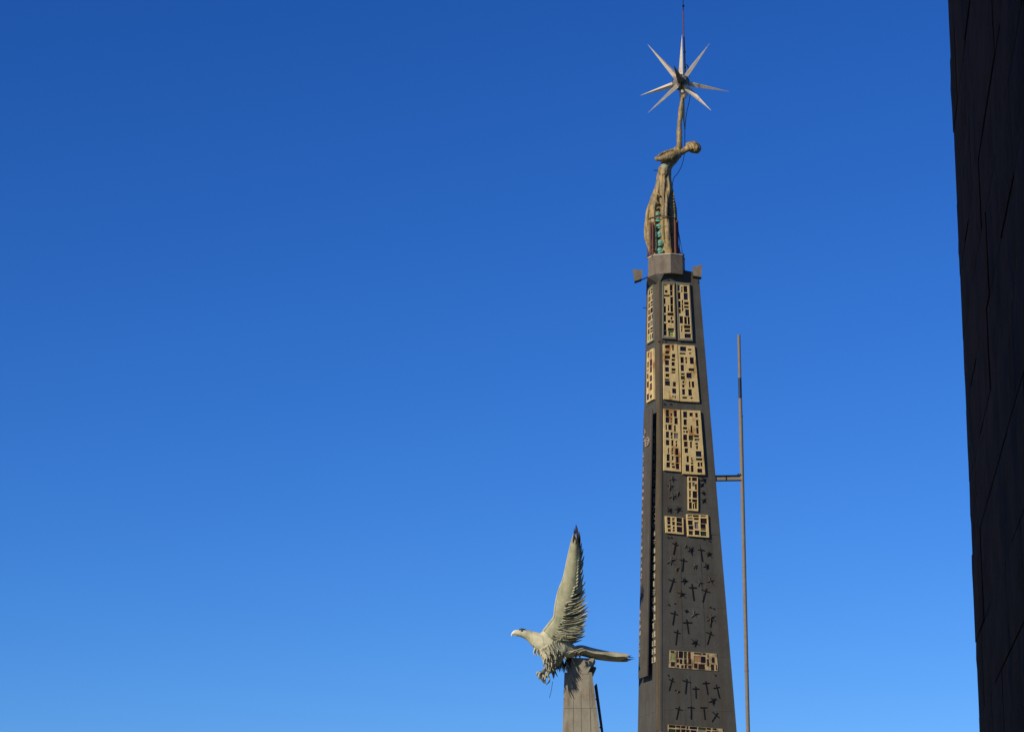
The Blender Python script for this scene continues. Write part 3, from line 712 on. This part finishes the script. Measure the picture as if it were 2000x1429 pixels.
# knee and leg pushing through the cloth, feet
chain([(1302, 428, -.42, 5.6), (1304, 445, -.46, 5.2), (1305.5, 470, -.46, 5.4), (1307, 492, -.42, 6.5), (1306, 497, -.48, 5.5)], 6)
chain([(1272, 425, -.10, 6), (1268, 445, -.14, 6), (1271, 470, -.12, 6), (1279, 494, -.1, 6)], 6)
chain([(1315, 378, -.20, 2.0), (1317.8, 410, -.26, 2.0), (1318.5, 440, -.28, 2.0), (1318, 488, -.22, 2.4)], 6)
for y0, x0, x1 in ((382, 1283, 1289), (397, 1277, 1287), (408, 1284, 1291), (417, 1279, 1291), (428, 1281, 1293)):
    chain([(x0, y0, -.38, 1.6), ((x0 + x1) / 2, y0 - 3.5, -.42, 1.8), (x1, y0 + 1, -.40, 1.6)], 5)
def fold_noise(p, nrm):
    v = Vector((p.x * 5.5, p.y * 5.5, p.z * 1.3))
    return .034 * pnoise(v) + .014 * pnoise(Vector((p.x * 14, p.y * 14, p.z * 4)))
fused('body', mb, 'bronze', fig, .022, 2, fold_noise)
# pale green ribs below the folded arm
for i, y in enumerate((320.5, 323.5, 326.5, 329.5, 332.5)):
    b = MB(); w_ = 1 - .1 * i
    chain([(1291.5 + i * .5, y + 2.5, -.20, 1.6), (1296, y + 1, -.27, 1.9), (1301.5, y - .6, -.29, 1.9), (1308 - i * .9, y - 3, -.24, 1.6)], 6, b)
    fused('rib', b, 'pale_patina' if i < 3 else 'bronze', fig, .016, 1)
# green folds inside the front opening
for (x, y, rx, rz, rot) in ((1285, 418, 6.5, 3.4, 4), (1286, 429.5, 7.4, 4.2, -4), (1287, 442.5, 8.0, 5.2, -6), (1287.5, 458, 9.0, 8.0, 24), (1289.5, 475, 9.2, 7.4, 28), (1287.5, 490, 9.5, 7.6, 16)):
    b = MB(); R = Matrix.Rotation(math.radians(rot), 3, 'Y')
    blob(b, spx(x, y, -.34), (rx * SP, .12, rz * SP), R)
    chain([(x - rx * .85, y + rx * .15 * (1 if rot < 0 else 2.), -.42, .8), (x - rx * .3, y + rz * .62, -.44, .95), (x + rx * .45, y + rz * .36 - rot * .05, -.44, .95), (x + rx * .9, y - rot * .12, -.42, .8)], 5, b)
    blob(b, spx(x, y - rz * .15, -.40), (rx * SP * .6, .09, rz * SP * .55), R)
    fused('drapery_fold', b, 'verdigris', fig, .016, 1)
# small spike on the flank
a = spx(1286, 333, -.1); MB().tube([a, a + Vector((-.20, -.02, .0))], .016, 6).build('stub_rod', 'dark_iron', fig)

# rusty brace round the statue's foot
br = thing('steel_brace', (pc.x, pc.y, zc1 + .02), 'rusty red steel posts and wires bracing the bronze figure\'s foot', 'brace')
zb = zc1 + .02
def post(x0, y0, x1, y1, d, r, name='post', m='rust_red'):
    return MB().tube([spx(x0, y0, d), spx(x1, y1, d)], r, 8).build(name, m, br)
post(1270.5, 434, 1270.8, 497, -.55, .045); post(1275, 434, 1275, 496, -.60, .035); post(1318.5, 432, 1319.5, 498, -.50, .05); post(1322.5, 431, 1322.5, 497, -.40, .05)
post(1265.5, 436, 1266.5, 497, .25, .035); post(1317, 431, 1326, 497, .15, .04)
post(1271, 480, 1281, 496, -.55, .022); post(1323, 480, 1331, 498, -.3, .02)
mb = MB(); pts = []
for k in range(33):
    a = 2 * math.pi * k / 32; p = spx(1292, 432.5 + 1.5 * math.sin(a)); pts.append(p + Vector((math.cos(a) * .635, math.sin(a) * .62, 0)))
mb.tube(pts, .018, 6).build('hoop', 'rust_red', br)
for (x0, y0, x1, y1, d) in ((1322.5, 438, 1334, 501, -.1), (1264, 440, 1264.5, 501, .5), (1266, 470, 1267, 500, .4), (1324, 436, 1327.5, 490, -.3)):
    MB().tube([spx(x0, y0, d), spx(x1, y1, d)], .014, 6).build('guy_wire', 'cable_black', br)
for x, dd in ((1266, .62), (1333.5, 0)):
    p = spx(x, 501.5 if dd else 499, dd); MB().box((p.x - .06, p.y - .06, p.z - .07), (p.x + .06, p.y + .06, p.z + .05)).build('wire_anchor', 'rust_red', br)

# ------------------------------------------------------------------ spiked star in the raised hand
SY = OY; SS2 = mpp(160, SY)
hub = spx(1330, 161)
star = thing('spiked_star', hub, 'pale metal star of long tapering spikes round a dark hub, held high', 'star')
mb = MB(); blob(mb, hub, 16.5 * SS2)
h_ = mb.build('hub', 'hub_metal', star)
for k in range(3):
    pts = []
    for q in range(25):
        a = 2 * math.pi * q / 24; u = [Vector((1, 0, 0)), Vector((0, 1, 0)), Vector((.5, .3, .8)).normalized()][k]
        w = [Vector((0, 0, 1)), Vector((0, 0, 1)), Vector((-.5, .8, 0)).normalized()][k]
        pts.append(hub + (u * math.cos(a) + w * math.sin(a)) * 16.6 * SS2)
    MB().tube(pts, .012, 6, False).build('weld_seam', 'dark_iron', h_)
def spike(tx, ty, dep, tw, m='star_metal', L=98., base=6.2):
    px = math.hypot(tx - 1330, ty - 161)
    dd = math.sqrt(max(L * L - px * px, 0)) * dep * SS2
    tip = spx(tx, ty, dd); d = (tip - hub).normalized()
    a = hub + d * 12.5 * SS2; x = d.cross(Vector((0, 1, .3))).normalized(); y = d.cross(x)
    r = base * SS2; R = [a + (x * math.cos(t + tw) + y * math.sin(t + tw)) * r for t in (0, math.pi / 2, math.pi, 3 * math.pi / 2)]
    mid = [p.lerp(tip, .45) + (p - a) * .06 for p in R]
    t2 = [tip + (p - a) * .03 for p in R]
    s = MB(); s.v = R + mid + t2
    for b0 in (0, 4): s.f += [(b0 + k, b0 + (k + 1) % 4, b0 + 4 + (k + 1) % 4, b0 + 4 + k) for k in range(4)]
    s.f += [(0, 1, 2, 3), (8, 9, 10, 11)]
    return s.build('spike', m, star)
for (x, y, dep, tw) in ((1332, 68, -.4, .5), (1265, 87, -.25, .3), (1386, 85, .2, .9), (1250, 187, .5, .2), (1424, 179, .6, 1.0), (1265, 221, -.9, .8), (1389, 216, -.7, .35), (1338, 262, .6, .6)):
    spike(x, y, dep, tw, L=100 if (x, y) != (1338, 262) else 104)
spike(1316, 128, -1, .4, 'hub_metal', base=8)
spike(1345, 190, 1, .4, base=8)
c_ = MB(); c_.tube([spx(1332.6, 182), spx(1332.4, 174)], [.085, .10], 12).build('socket', 'star_metal', star)

rod = thing('lightning_rod', spx(1338, 158, .3), 'thin lightning rod rising above the spiked star', 'lightning rod')
MB().tube([spx(1338.5, 158, .25), spx(1336.8, 100, .25), spx(1335.6, 72, .25)], .03, 8).build('lower_rod', 'dark_iron', rod)
MB().tube([spx(1335.6, 74, .25), spx(1334.4, 22, .25)], .026, 8).build('upper_rod', 'rust_red', rod)
MB().tube([spx(1334.4, 23, .25), spx(1333.8, -45, .25)], [.018, .008], 8).build('tip', 'dark_iron', rod)
for (x, y) in ((1337, 102), (1338, 132), (1334.6, 12)):
    p = spx(x, y, .25); MB().tube([p - Vector((0, 0, .04)), p + Vector((0, 0, .04))], .045, 8).build('clamp', 'dark_iron', rod)
MB().tube([spx(1338, 128, .25), spx(1341, 126, .2), spx(1344, 131, .15), spx(1346, 150, .1)], .02, 6).build('lead', 'cable_black', rod)

cab = thing('earth_cable', spx(1313, 405, .1), 'thin black cable hanging from the star behind the bronze figure\'s back', 'cable')
cp = catmull([(1347, 172, .2), (1347.5, 190, .2), (1341, 222, .2), (1338, 250, .2), (1337.4, 285, .2), (1336, 305, .25), (1332, 322, .3), (1324, 338, .2), (1316, 348, .1), (1313.5, 362, .1), (1314, 385, .1), (1318, 410, .3)], 6)
MB().tube([spx(*p) for p in cp], .015, 6).build('wire', 'cable_black', cab)

# ------------------------------------------------------------------ floodlights
def flood(quad, armto, label, d):
    Y0 = OY + d
    P = [at(x, y, Y0) for x, y in quad]                       # TL TR BR BL
    root = thing('floodlight', (P[2] + P[3]) / 2, label, 'floodlight', 'floodlights flanking the top of the needle')
    back = Vector((0, .34, 0)); ctr_ = sum(P, Vector((0, 0, 0))) / 4
    Q = [ctr_ + (p - ctr_) * .85 + back for p in P]
    hs_ = MB().hexa(P + Q).build('housing', 'lamp_metal', root)
    # rim and glass underneath
    a, b = P[3], P[2]; a2, b2 = Q[3], Q[2]; dn = Vector((0, 0, -.05))
    e = Vector((.02, 0, 0))
    MB().hexa([a - e + dn, b + e + dn, b2 + e + dn, a2 - e + dn, a - e, b + e, b2 + e, a2 - e]).build('rim', 'dark_iron', root)
    MB().tube([(a + b) / 2 + Vector((0, .12, -.03)), armto], .022, 8).build('arm', 'dark_iron', root)
    return root
flood([(1235, 525), (1255.5, 528), (1253, 544), (1240, 549)], onL(1266, 541, -.05), 'small trapezoid floodlight on the left of the octagonal collar', .25)
flood([(1352.5, 521), (1371.5, 516.5), (1369.5, 541), (1354.5, 538)], corner(ZT - .12, .9, -.9), 'small trapezoid floodlight on the right of the octagonal collar', -.75)

# ------------------------------------------------------------------ mast beside the needle
PY = R0.y + .25
pb = at(1461, 1429, PY); pt_ = at(1443, 654, PY)
dirp = (pt_ - pb); base = pb - dirp * ((pb.z - PZ) / dirp.z)
pole = thing('mast', base, 'slim weathered metal mast standing right of the needle', 'mast')
pr = 3.4 * mpp(1000, PY)
ppt = lambda py: pb + dirp * ((at(1450, py, PY).z - pb.z) / dirp.z)
MB().tube([base, ppt(1429), ppt(812)], pr * 1.12, 16).build('lower_pipe', 'pole_metal', pole)
MB().tube([ppt(814), ppt(778)], pr * 1.02, 16).build('upper_pipe', 'pole_metal', pole)
MB().tube([ppt(740), ppt(654)], pr * .9, 16).build('top_pipe', 'pole_metal', pole)
MB().tube([ppt(780), ppt(775), ppt(738)], pr * .97, 16).build('black_sleeve', 'black_band', pole)
for y in (812, 1105, 1309): MB().tube([ppt(y + 2), ppt(y - 2)], pr * 1.22, 16).build('joint_ring', 'pole_metal', pole)
a = onR(1392, 933, -.1); b = ppt(933)
a.z = b.z
for dz, nm, hh in ((.10, 'top_flange', .022), (-.10, 'bottom_flange', .022)):
    MB().bar(a + Vector((0, 0, dz)), b + Vector((0, 0, dz)), .16, hh).build(nm, 'dark_iron', pole)
MB().bar(a, b, .02, .178).build('bracket_web', 'pole_metal', pole)
MB().bar(a.lerp(b, .45) + Vector((0, -.02, -.088)), a.lerp(b, .45) + Vector((0, -.02, .088)), .02, .05, (0, 1, 0)).build('stiffener', 'dark_iron', pole)
for t in (.86, .93):
    p = a.lerp(b, t) + Vector((0, -.05, .12)); MB().tube([p - Vector((0, 0, .02)), p + Vector((0, 0, .05))], .025, 8).build('bolt', 'dark_iron', pole)

# ------------------------------------------------------------------ the eagle's column
EY = 101.0; ES = mpp(1300, EY)
def epx(x, y, d=0.): return at(x, y, EY + d)
FN = Vector((math.sin(math.radians(-4)), -math.cos(math.radians(-4)), 0)); FT = Vector((-FN.y, FN.x, 0))
ecol = thing('eagle_column', (epx(1136, 1429).x, EY + .7, PZ), 'short grey-brown tapering metal column beneath the eagle', 'column')
P0 = epx(1136, 1429)
def onE(x, y, d=0.): return onplane(x, y, P0 + FN * (d - .38), FN)
def ext(p, q, z):                          # continue an edge down to height z
    return q + (q - p) * ((z - q.z) / (q.z - p.z))
TLc, TRc = onE(1103, 1290), onE(1155.5, 1308); BLc, BRc = onE(1098.5, 1429), onE(1172, 1429)
dl = (BLc - TLc) / (BLc.z - TLc.z); drr = (BRc - TRc) / (BRc.z - TRc.z)
lev = lambda z: (TLc + dl * (z - TLc.z), TRc + drr * (z - TRc.z))
zsE = [PZ, lev(0)[0].z, ]
zl = [PZ, onE(1135, 1520).z, onE(1135, 1382).z, onE(1135, 1312).z]
random.seed(5)
for k in range(3):
    za, zb_ = zl[k], zl[k + 1] - (.010 if k < 2 else 0)
    mb = MB(); nx, nz = 8, 5; g = {}
    for j in range(nz + 1):
        z = za + (zb_ - za) * j / nz; l, r = lev(z); dep = (r - l).length * .85
        for i in range(nx + 1):
            p = l.lerp(r, i / nx) + FN * (.014 * pnoise(Vector((i * .7, z * 1.2, k * 5.))) - (.03 if i in (0, nx) else 0) + .006 * k)
            g[i, j] = len(mb.v); mb.v.append(p)
        for i in range(nx + 1):
            g[i, j, 1] = len(mb.v); mb.v.append(l.lerp(r, .04 + .92 * i / nx) - FN * dep)
    for j in range(nz):
        for i in range(nx):
            mb.f.append((g[i, j], g[i + 1, j], g[i + 1, j + 1], g[i, j + 1])); mb.f.append((g[i, j, 1], g[i, j + 1, 1], g[i + 1, j + 1, 1], g[i + 1, j, 1]))
        for i in (0, nx): mb.f.append((g[i, j], g[i, j + 1], g[i, j + 1, 1], g[i, j, 1]))
    for j in (0, nz):
        for i in range(nx): mb.f.append((g[i, j], g[i + 1, j], g[i + 1, j, 1], g[i, j, 1]))
    mb.build('cladding', 'column_metal', ecol)
for (xa, ya, xb, yb) in ((1119.5, 1316, 1119, 1429), (1134.5, 1338, 1135, 1429), (1150, 1330, 1153.5, 1429)):   # standing seams
    A, B = onE(xa, ya, .02), onE(xb, yb, .02); B = ext(A, B, PZ + .2)
    MB().bar(A, B, .014, .006, FN).build('seam', 'column_metal', ecol)
# cap block flaring upwards
q = [(1108, 1312), (1147, 1316), (1161, 1285), (1104, 1283)]
Pf = [onE(x, y, .03) for x, y in q]; Pb = [p - FN * 1.15 for p in Pf]
MB().hexa(Pf + Pb).build('cap', 'column_metal', ecol)
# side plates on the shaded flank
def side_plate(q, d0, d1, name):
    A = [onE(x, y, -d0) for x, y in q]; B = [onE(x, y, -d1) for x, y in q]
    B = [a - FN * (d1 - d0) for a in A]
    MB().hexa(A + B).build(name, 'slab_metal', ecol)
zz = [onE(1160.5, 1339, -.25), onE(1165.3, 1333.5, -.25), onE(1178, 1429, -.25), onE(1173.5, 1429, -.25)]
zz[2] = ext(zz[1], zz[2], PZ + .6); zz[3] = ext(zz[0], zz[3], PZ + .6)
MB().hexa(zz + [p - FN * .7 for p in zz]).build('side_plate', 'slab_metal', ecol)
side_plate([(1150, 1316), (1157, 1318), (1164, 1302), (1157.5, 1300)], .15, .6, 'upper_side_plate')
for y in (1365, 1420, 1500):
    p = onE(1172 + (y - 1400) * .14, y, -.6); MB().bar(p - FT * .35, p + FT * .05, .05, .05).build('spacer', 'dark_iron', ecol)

# ------------------------------------------------------------------ the eagle
eag = thing('eagle', epx(1130, 1285, .4), 'patinated metal eagle with one tall raised wing, perched on the short column', 'statue')
mb = MB()
def echain(pts, n=6, ysc=1., m=None): chain(pts, n, m or mb, ysc, epx, ES)
echain([(1013, 1235, 0, 6.2), (1021, 1236.5, 0, 8.0), (1031, 1239.5, 0, 9.5), (1041, 1244, 0, 12.5), (1052, 1251, 0, 17), (1064, 1257, 0, 20.5), (1078, 1261, .05, 22), (1092, 1264, .1, 21), (1106, 1268, .18, 17), (1120, 1272, .25, 11), (1132, 1273, .3, 8)], 5, 1.05)
echain([(1006, 1235.5, 0, 4.6), (1013, 1234.5, 0, 6)], 4)
echain([(1070, 1240, -.1, 14), (1074, 1228, -.12, 10), (1080, 1215, -.12, 6)], 5)              # wing root
echain([(1070, 1270, -.12, 17), (1072, 1284, -.15, 14), (1073, 1296, -.16, 9), (1070, 1308, -.16, 5)], 5)     # thigh
echain([(1085, 1270, .25, 16), (1088, 1284, .25, 13), (1084, 1298, .25, 8), (1076, 1310, .22, 5)], 5)
def plates(p, nrm):
    # overlapping sheet bands round the neck and breast
    t = (p.x - epx(1040, 1250).x) / .42 + (p.z - epx(1040, 1250).z) * .35
    return .014 * ((t % 1) - .5) + .014 * pnoise(p * 4)
fused('body', mb, 'eagle_patina', eag, .03, 3, plates)
bk = MB()
echain([(1009.5, 1233.5, 0, 4.6), (1005.5, 1234, 0, 4.0), (1002, 1236, 0, 2.9), (999.6, 1239.2, 0, 1.7), (999, 1242, 0, .8)], 5, .8, bk)
bkk = fused('beak', bk, 'beak_pale', eag, .016, 1)
bk = MB(); echain([(1011, 1239.5, 0, 3.0), (1006, 1239.8, 0, 2.0), (1002.5, 1239.5, 0, 1.0)], 5, .7, bk); fused('lower_beak', bk, 'feather_patina', eag, .016, 1)
for s in (-1, 1):
    e = MB(); blob(e, epx(1019.5, 1231.5, s * .115), .045); e.build('eye', 'eye_dark', eag, True)
    MB().tube([epx(1013.5, 1229, s * .11), epx(1019, 1227.3, s * .13), epx(1027, 1228.6, s * .13)], [.016, .028, .014], 8).build('brow', 'feather_dark', eag, True)
# wings
lead = [(1062, 1232), (1076, 1214), (1083, 1203), (1085, 1185), (1091, 1155), (1101, 1128), (1108, 1095), (1113.5, 1070), (1118, 1052), (1122, 1041)]
trail = [(1096, 1262), (1106, 1246), (1114, 1225), (1120, 1203), (1126, 1178), (1131, 1150), (1132, 1118), (1132, 1090), (1131, 1068), (1129, 1055)]
LE = catmull([tuple(map(float, p)) for p in lead], 5); TE = catmull([tuple(map(float, p)) for p in trail], 5)
def wing(base_d, lean, curve):
    """cambered metal wing; depth grows with height by lean"""
    n = len(LE); nc = 8; S1, S2_ = [], []
    def P(i, c, off=0.):
        s = i / (n - 1); x = LE[i][0] * (1 - c) + TE[i][0] * c; y = LE[i][1] * (1 - c) + TE[i][1] * c
        d = base_d + lean * s ** 1.6 + curve * (-.10 * math.sin(math.pi * min(c * 1.1, 1)) + .10 * c) + off
        return epx(x, y, d)
    mbw = MB(); g = {}
    for i in range(n):
        for c in range(nc + 1):
            for l in (0, 1):
                g[i, c, l] = len(mbw.v); mbw.v.append(P(i, c / nc, (-.035 if l == 0 else .035) * (1 - .5 * c / nc)))
    for i in range(n - 1):
        for c in range(nc):
            for l in (0, 1): mbw.f.append((g[i, c, l], g[i + 1, c, l], g[i + 1, c + 1, l], g[i, c + 1, l]))
        for c in (0, nc): mbw.f.append((g[i, c, 0], g[i + 1, c, 0], g[i + 1, c, 1], g[i, c, 1]))
    for i in (0, n - 1):
        for c in range(nc): mbw.f.append((g[i, c, 0], g[i, c + 1, 0], g[i, c + 1, 1], g[i, c, 1]))
    w = mbw.build('wing', 'wing_patina', eag, True)
    rim = MB(); rim.tube([P(i, -.01) for i in range(n)], [.055 * (1 - .5 * i / (n - 1)) for i in range(n)], 10)
    rim.build('leading_edge', 'eagle_patina', w, True)
    return w, P
w1, WP = wing(-.30, -2.0, 1.)
w2, WP2 = wing(.34, 1.2, -1.)
# one shared feather blade: length along +X, width along Y, curl along Z
fm = MB(); nseg = 7
for i in range(nseg + 1):
    t = i / nseg; w = .5 * (math.sin(math.pi * min(.15 + t * .85, 1)) ** .6 if t < 1 else .03) * (1 - .35 * t); cu = .16 * t * t; ben = .10 * math.sin(math.pi * t)
    for (yy, zz_) in ((-w, -.012), (0, .0 + .10 * w), (w, -.012), (0, -.03)): fm.v.append(Vector((t, yy * .5 + .75 * t * t - .25 * t, cu + zz_)))
for i in range(nseg):
    for k in range(4): fm.f.append((i * 4 + k, i * 4 + (k + 1) % 4, i * 4 + 4 + (k + 1) % 4, i * 4 + 4 + k))
fm.f += [(0, 1, 2, 3), tuple(nseg * 4 + k for k in range(4))]
FME = {}
for mname in ('feather_patina', 'eagle_patina', 'green_patina', 'feather_dark'):
    me = bpy.data.meshes.new('feather'); me.from_pydata(fm.v, [], fm.f); me.update()
    b_ = bmesh.new(); b_.from_mesh(me); bmesh.ops.recalc_face_normals(b_, faces=b_.faces); b_.to_mesh(me); b_.free()
    me.polygons.foreach_set('use_smooth', [True] * len(me.polygons))
    me.materials.append(M[mname]); FME[mname] = me
def feather(a, b, width, parent, m='feather_patina', face=Vector((-.2, -1, .1)), name='feather', curl=1.):
    d = (b - a); L = d.length; x = d / L; z = (face - x * face.dot(x)).normalized(); y = z.cross(x)
    o = bpy.data.objects.new(name, FME[m]); COL.objects.link(o); o.parent = parent
    R = Matrix((x, y, z)).transposed()
    Mx = Matrix.Translation(a - wloc(parent)) @ R.to_4x4() @ Matrix.Diagonal((L, width, L * .6 * curl, 1))
    o.matrix_local = Mx
    o.location, o.rotation_quaternion, o.scale = Mx.decompose(); o.rotation_mode = 'QUATERNION'; o.rotation_quaternion = Mx.decompose()[1]
    return o
rf_ = random.Random(11)
tips = [(1129, 1022), (1136, 1037), (1139, 1058), (1143, 1071), (1145, 1087), (1143, 1099), (1142, 1112), (1144, 1124), (1147, 1138), (1147, 1152), (1149, 1166), (1151, 1180),
        (1155, 1196), (1152, 1206), (1149, 1216), (1148, 1224), (1146, 1233), (1147, 1243), (1142, 1250)]
n = len(LE) - 1
def at_y(P, y, c, base):      # row of the wing whose trailing point has that height
    return min(range(n + 1), key=lambda i: abs(TE[i][1] - y))
def wing_row(P, tx, ty, drop, c, off, width, m, par, jit, dep):
    by = ty + drop + rf_.uniform(-jit, jit)
    i = max(0, min(n, at_y(P, by, 1, 0)))
    a = P(i, c, off); tip = epx(tx + rf_.uniform(-jit, jit) * .6, ty + rf_.uniform(-jit, jit), P(i, 1.).y - EY + dep)
    return feather(a, tip, width, par, m, face=Vector((rf_.uniform(-.5, .1), -1, rf_.uniform(-.1, .5))), curl=rf_.uniform(.3, 1.4))
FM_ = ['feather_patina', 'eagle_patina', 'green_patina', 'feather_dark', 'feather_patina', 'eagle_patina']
TP = catmull([tuple(map(float, t)) for t in tips], 3)
for j, (tx, ty) in enumerate(TP):
    f = j / (len(TP) - 1); low = max(0, (f - .4) / .6)
    main = j % 3 == 0
    drop = (26 - 18 * f)
    sh = 0 if main else -rf_.uniform(2, 7)
    if j > 2: wing_row(WP2, tx - 2 + sh, ty + 4, drop, .9, .0, .22, rf_.choice(FM_), w2, 2.5, .1)
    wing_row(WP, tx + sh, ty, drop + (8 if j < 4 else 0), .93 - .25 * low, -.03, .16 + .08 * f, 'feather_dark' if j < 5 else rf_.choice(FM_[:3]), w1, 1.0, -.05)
    if f > .18:
        wing_row(WP, tx - 7 - 5 * low, ty + 3, drop, .80 - .28 * low, -.05, .14 + .08 * f, rf_.choice(FM_), w1, 2.5, -.10)
    if f > .42:
        wing_row(WP, tx - 15 - 6 * low, ty + 5, drop * .9, .68 - .25 * low, -.06, .14 + .08 * f, rf_.choice(FM_), w1, 3., -.12)
    if f > .55:
        wing_row(WP, tx - 23 - 6 * low, ty + 6, drop * .8 + 2, .5 - .15 * low, -.06, .13 + .06 * f, rf_.choice(FM_), w1, 3., -.13)
feather(epx(1119, 1056, -2.2), epx(1125, 1030, -2.4), .14, w1, 'feather_dark'); feather(epx(1124, 1062, -2.2), epx(1134, 1040, -2.35), .13, w1, 'feather_dark')
feather(epx(1119, 1060, -2.2), epx(1129, 1022, -2.45), .13, w1, 'feather_dark')
# ragged feathers of breast, thigh and belly
for k in range(150):
    u, v = rf_.random(), rf_.random()
    x = 1046 + 58 * u; y = 1262 + 46 * v + 6 * u
    lim = 1046 + 26 * v
    if x < lim or x > 1106 - 34 * v: continue
    d = -.16 - .30 * math.sin(math.pi * min(max((x - lim) / (1106 - 34 * v - lim), 0), 1)) + rf_.uniform(-.05, .05)
    ln = rf_.uniform(9, 19); an = math.radians(rf_.uniform(62, 118)) + .25 * (u - .5)
    a = epx(x, y, d + .10); b = epx(x + ln * math.cos(an) - 3, y + ln * math.sin(an), d - .10)
    feather(a, b, rf_.uniform(.09, .17), eag, rf_.choice(['eagle_patina', 'feather_patina', 'feather_patina', 'feather_dark']), face=Vector((rf_.uniform(-.7, .4), -1, rf_.uniform(-.1, .4))), curl=rf_.uniform(.5, 2.2))
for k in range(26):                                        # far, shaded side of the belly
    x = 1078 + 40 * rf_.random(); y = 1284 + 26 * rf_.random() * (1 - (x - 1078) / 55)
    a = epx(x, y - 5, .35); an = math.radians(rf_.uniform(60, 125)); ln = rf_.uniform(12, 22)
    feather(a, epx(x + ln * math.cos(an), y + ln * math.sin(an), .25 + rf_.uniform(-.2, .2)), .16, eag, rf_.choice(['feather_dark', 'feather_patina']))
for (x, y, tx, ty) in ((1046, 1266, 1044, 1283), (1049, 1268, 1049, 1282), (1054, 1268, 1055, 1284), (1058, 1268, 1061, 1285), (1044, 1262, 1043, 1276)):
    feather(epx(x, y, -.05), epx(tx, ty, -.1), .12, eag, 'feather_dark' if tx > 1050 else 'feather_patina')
for k in range(22):                                        # where the wing coverts meet the breast
    t = k / 21; x = 1056 + 50 * t; y = 1270 - 34 * t + rf_.uniform(-2, 2)
    feather(epx(x + 3, y - 4, -.36), epx(x - 3 + rf_.uniform(-2, 2), y + 5 + rf_.uniform(0, 4), -.48), .09, eag, rf_.choice(['eagle_patina', 'feather_patina']), curl=1.5)
# tail: broad folded sheet
tt = [(1118, 1262, 1118, 1277), (1136, 1259, 1137, 1279), (1160, 1265, 1160, 1285), (1188, 1271, 1188, 1289), (1212, 1274, 1212, 1290.5), (1226, 1276, 1226, 1290)]
TT = catmull([tuple(map(float, p)) for p in tt], 5); tm = MB(); g = {}
for i, (x, y, x2, y2) in enumerate(TT):
    s = i / (len(TT) - 1)
    rows = [(x, y, .45), (x, y + .26 * (y2 - y), .12), (x, y + .46 * (y2 - y) + .8 * math.sin(i * .8), -.22 - .04 * math.sin(i * .9)), (x2, y2 + 1.5, .50), (x2, y2 - 4, .70)]
    for k, (a_, b_, d_) in enumerate(rows): g[i, k] = len(tm.v); tm.v.append(epx(a_, b_, d_ + .1 + .15 * s))
for i in range(len(TT) - 1):
    for k in range(5): tm.f.append((g[i, k], g[i + 1, k], g[i + 1, (k + 1) % 5], g[i, (k + 1) % 5]))
tm.f += [tuple(g[0, k] for k in range(5)), tuple(g[len(TT) - 1, k] for k in range(5))]
tail = tm.build('tail', 'eagle_patina', eag)
for (x, y, tx, ty, d, m) in ((1222, 1281, 1238, 1285, .2, 'feather_dark'), (1222, 1283, 1234, 1281, .3, 'feather_dark'), (1220, 1286, 1240, 1288, .1, 'feather_dark'), (1218, 1287, 1233, 1291, .1, 'feather_patina'),
                             (1222, 1280, 1231, 1279, 0, 'feather_patina'), (1214, 1289, 1230, 1291.5, .3, 'feather_dark')):
    feather(epx(x, y, d + .2), epx(tx, ty, d + .25), .10, tail, m)
for k in range(9):
    x = 1112 + 3.2 * k; y = 1267 + rf_.uniform(-3, 7)
    feather(epx(x + 8, y - 1, -.25), epx(x - 8, y + 2, -.30), .10, tail, 'eagle_patina')
# feet with curled talons
def foot(cx, cy, d):
    mbf = MB(); echain([(cx + 6, cy - 10, d, 3.4), (cx + 2, cy - 4, d, 3.2), (cx, cy, d, 3.4)], 4, 1., mbf)
    for (dx, dy, dd, cl) in ((-11, 0, -.05, 1), (-8, 6, -.16, 1), (-4, 9, .10, 1), (5, 7, .02, -1)):
        echain([(cx, cy, d, 2.6), (cx + dx * .6, cy + dy * .35 - 1, d + dd * .6, 2.3), (cx + dx, cy + dy, d + dd, 2.0), (cx + dx * 1.05 + cl * 1.5, cy + dy + 6, d + dd, 1.5), (cx + dx * .8 + cl * 5, cy + dy + 9, d + dd, .8)], 5, 1., mbf)
    return fused('foot', mbf, 'feather_patina', eag, .02, 1)
foot(1060, 1313, -.25); foot(1068, 1319, .15)
MB().tube([epx(1079, 1330, .1), epx(1077.5, 1345, .1), epx(1073, 1362, .1)], .010, 5).build('loose_wire', 'cable_black', eag)
for (x, y) in ((1125, 1280), (1133, 1280)):       # rear claw gripping the cap
    MB().tube([epx(x, y - 6, -.05), epx(x - 1, y, -.12), epx(x, y + 4, -.08)], [.05, .045, .02], 8).build('talon', 'feather_dark', eag, True)
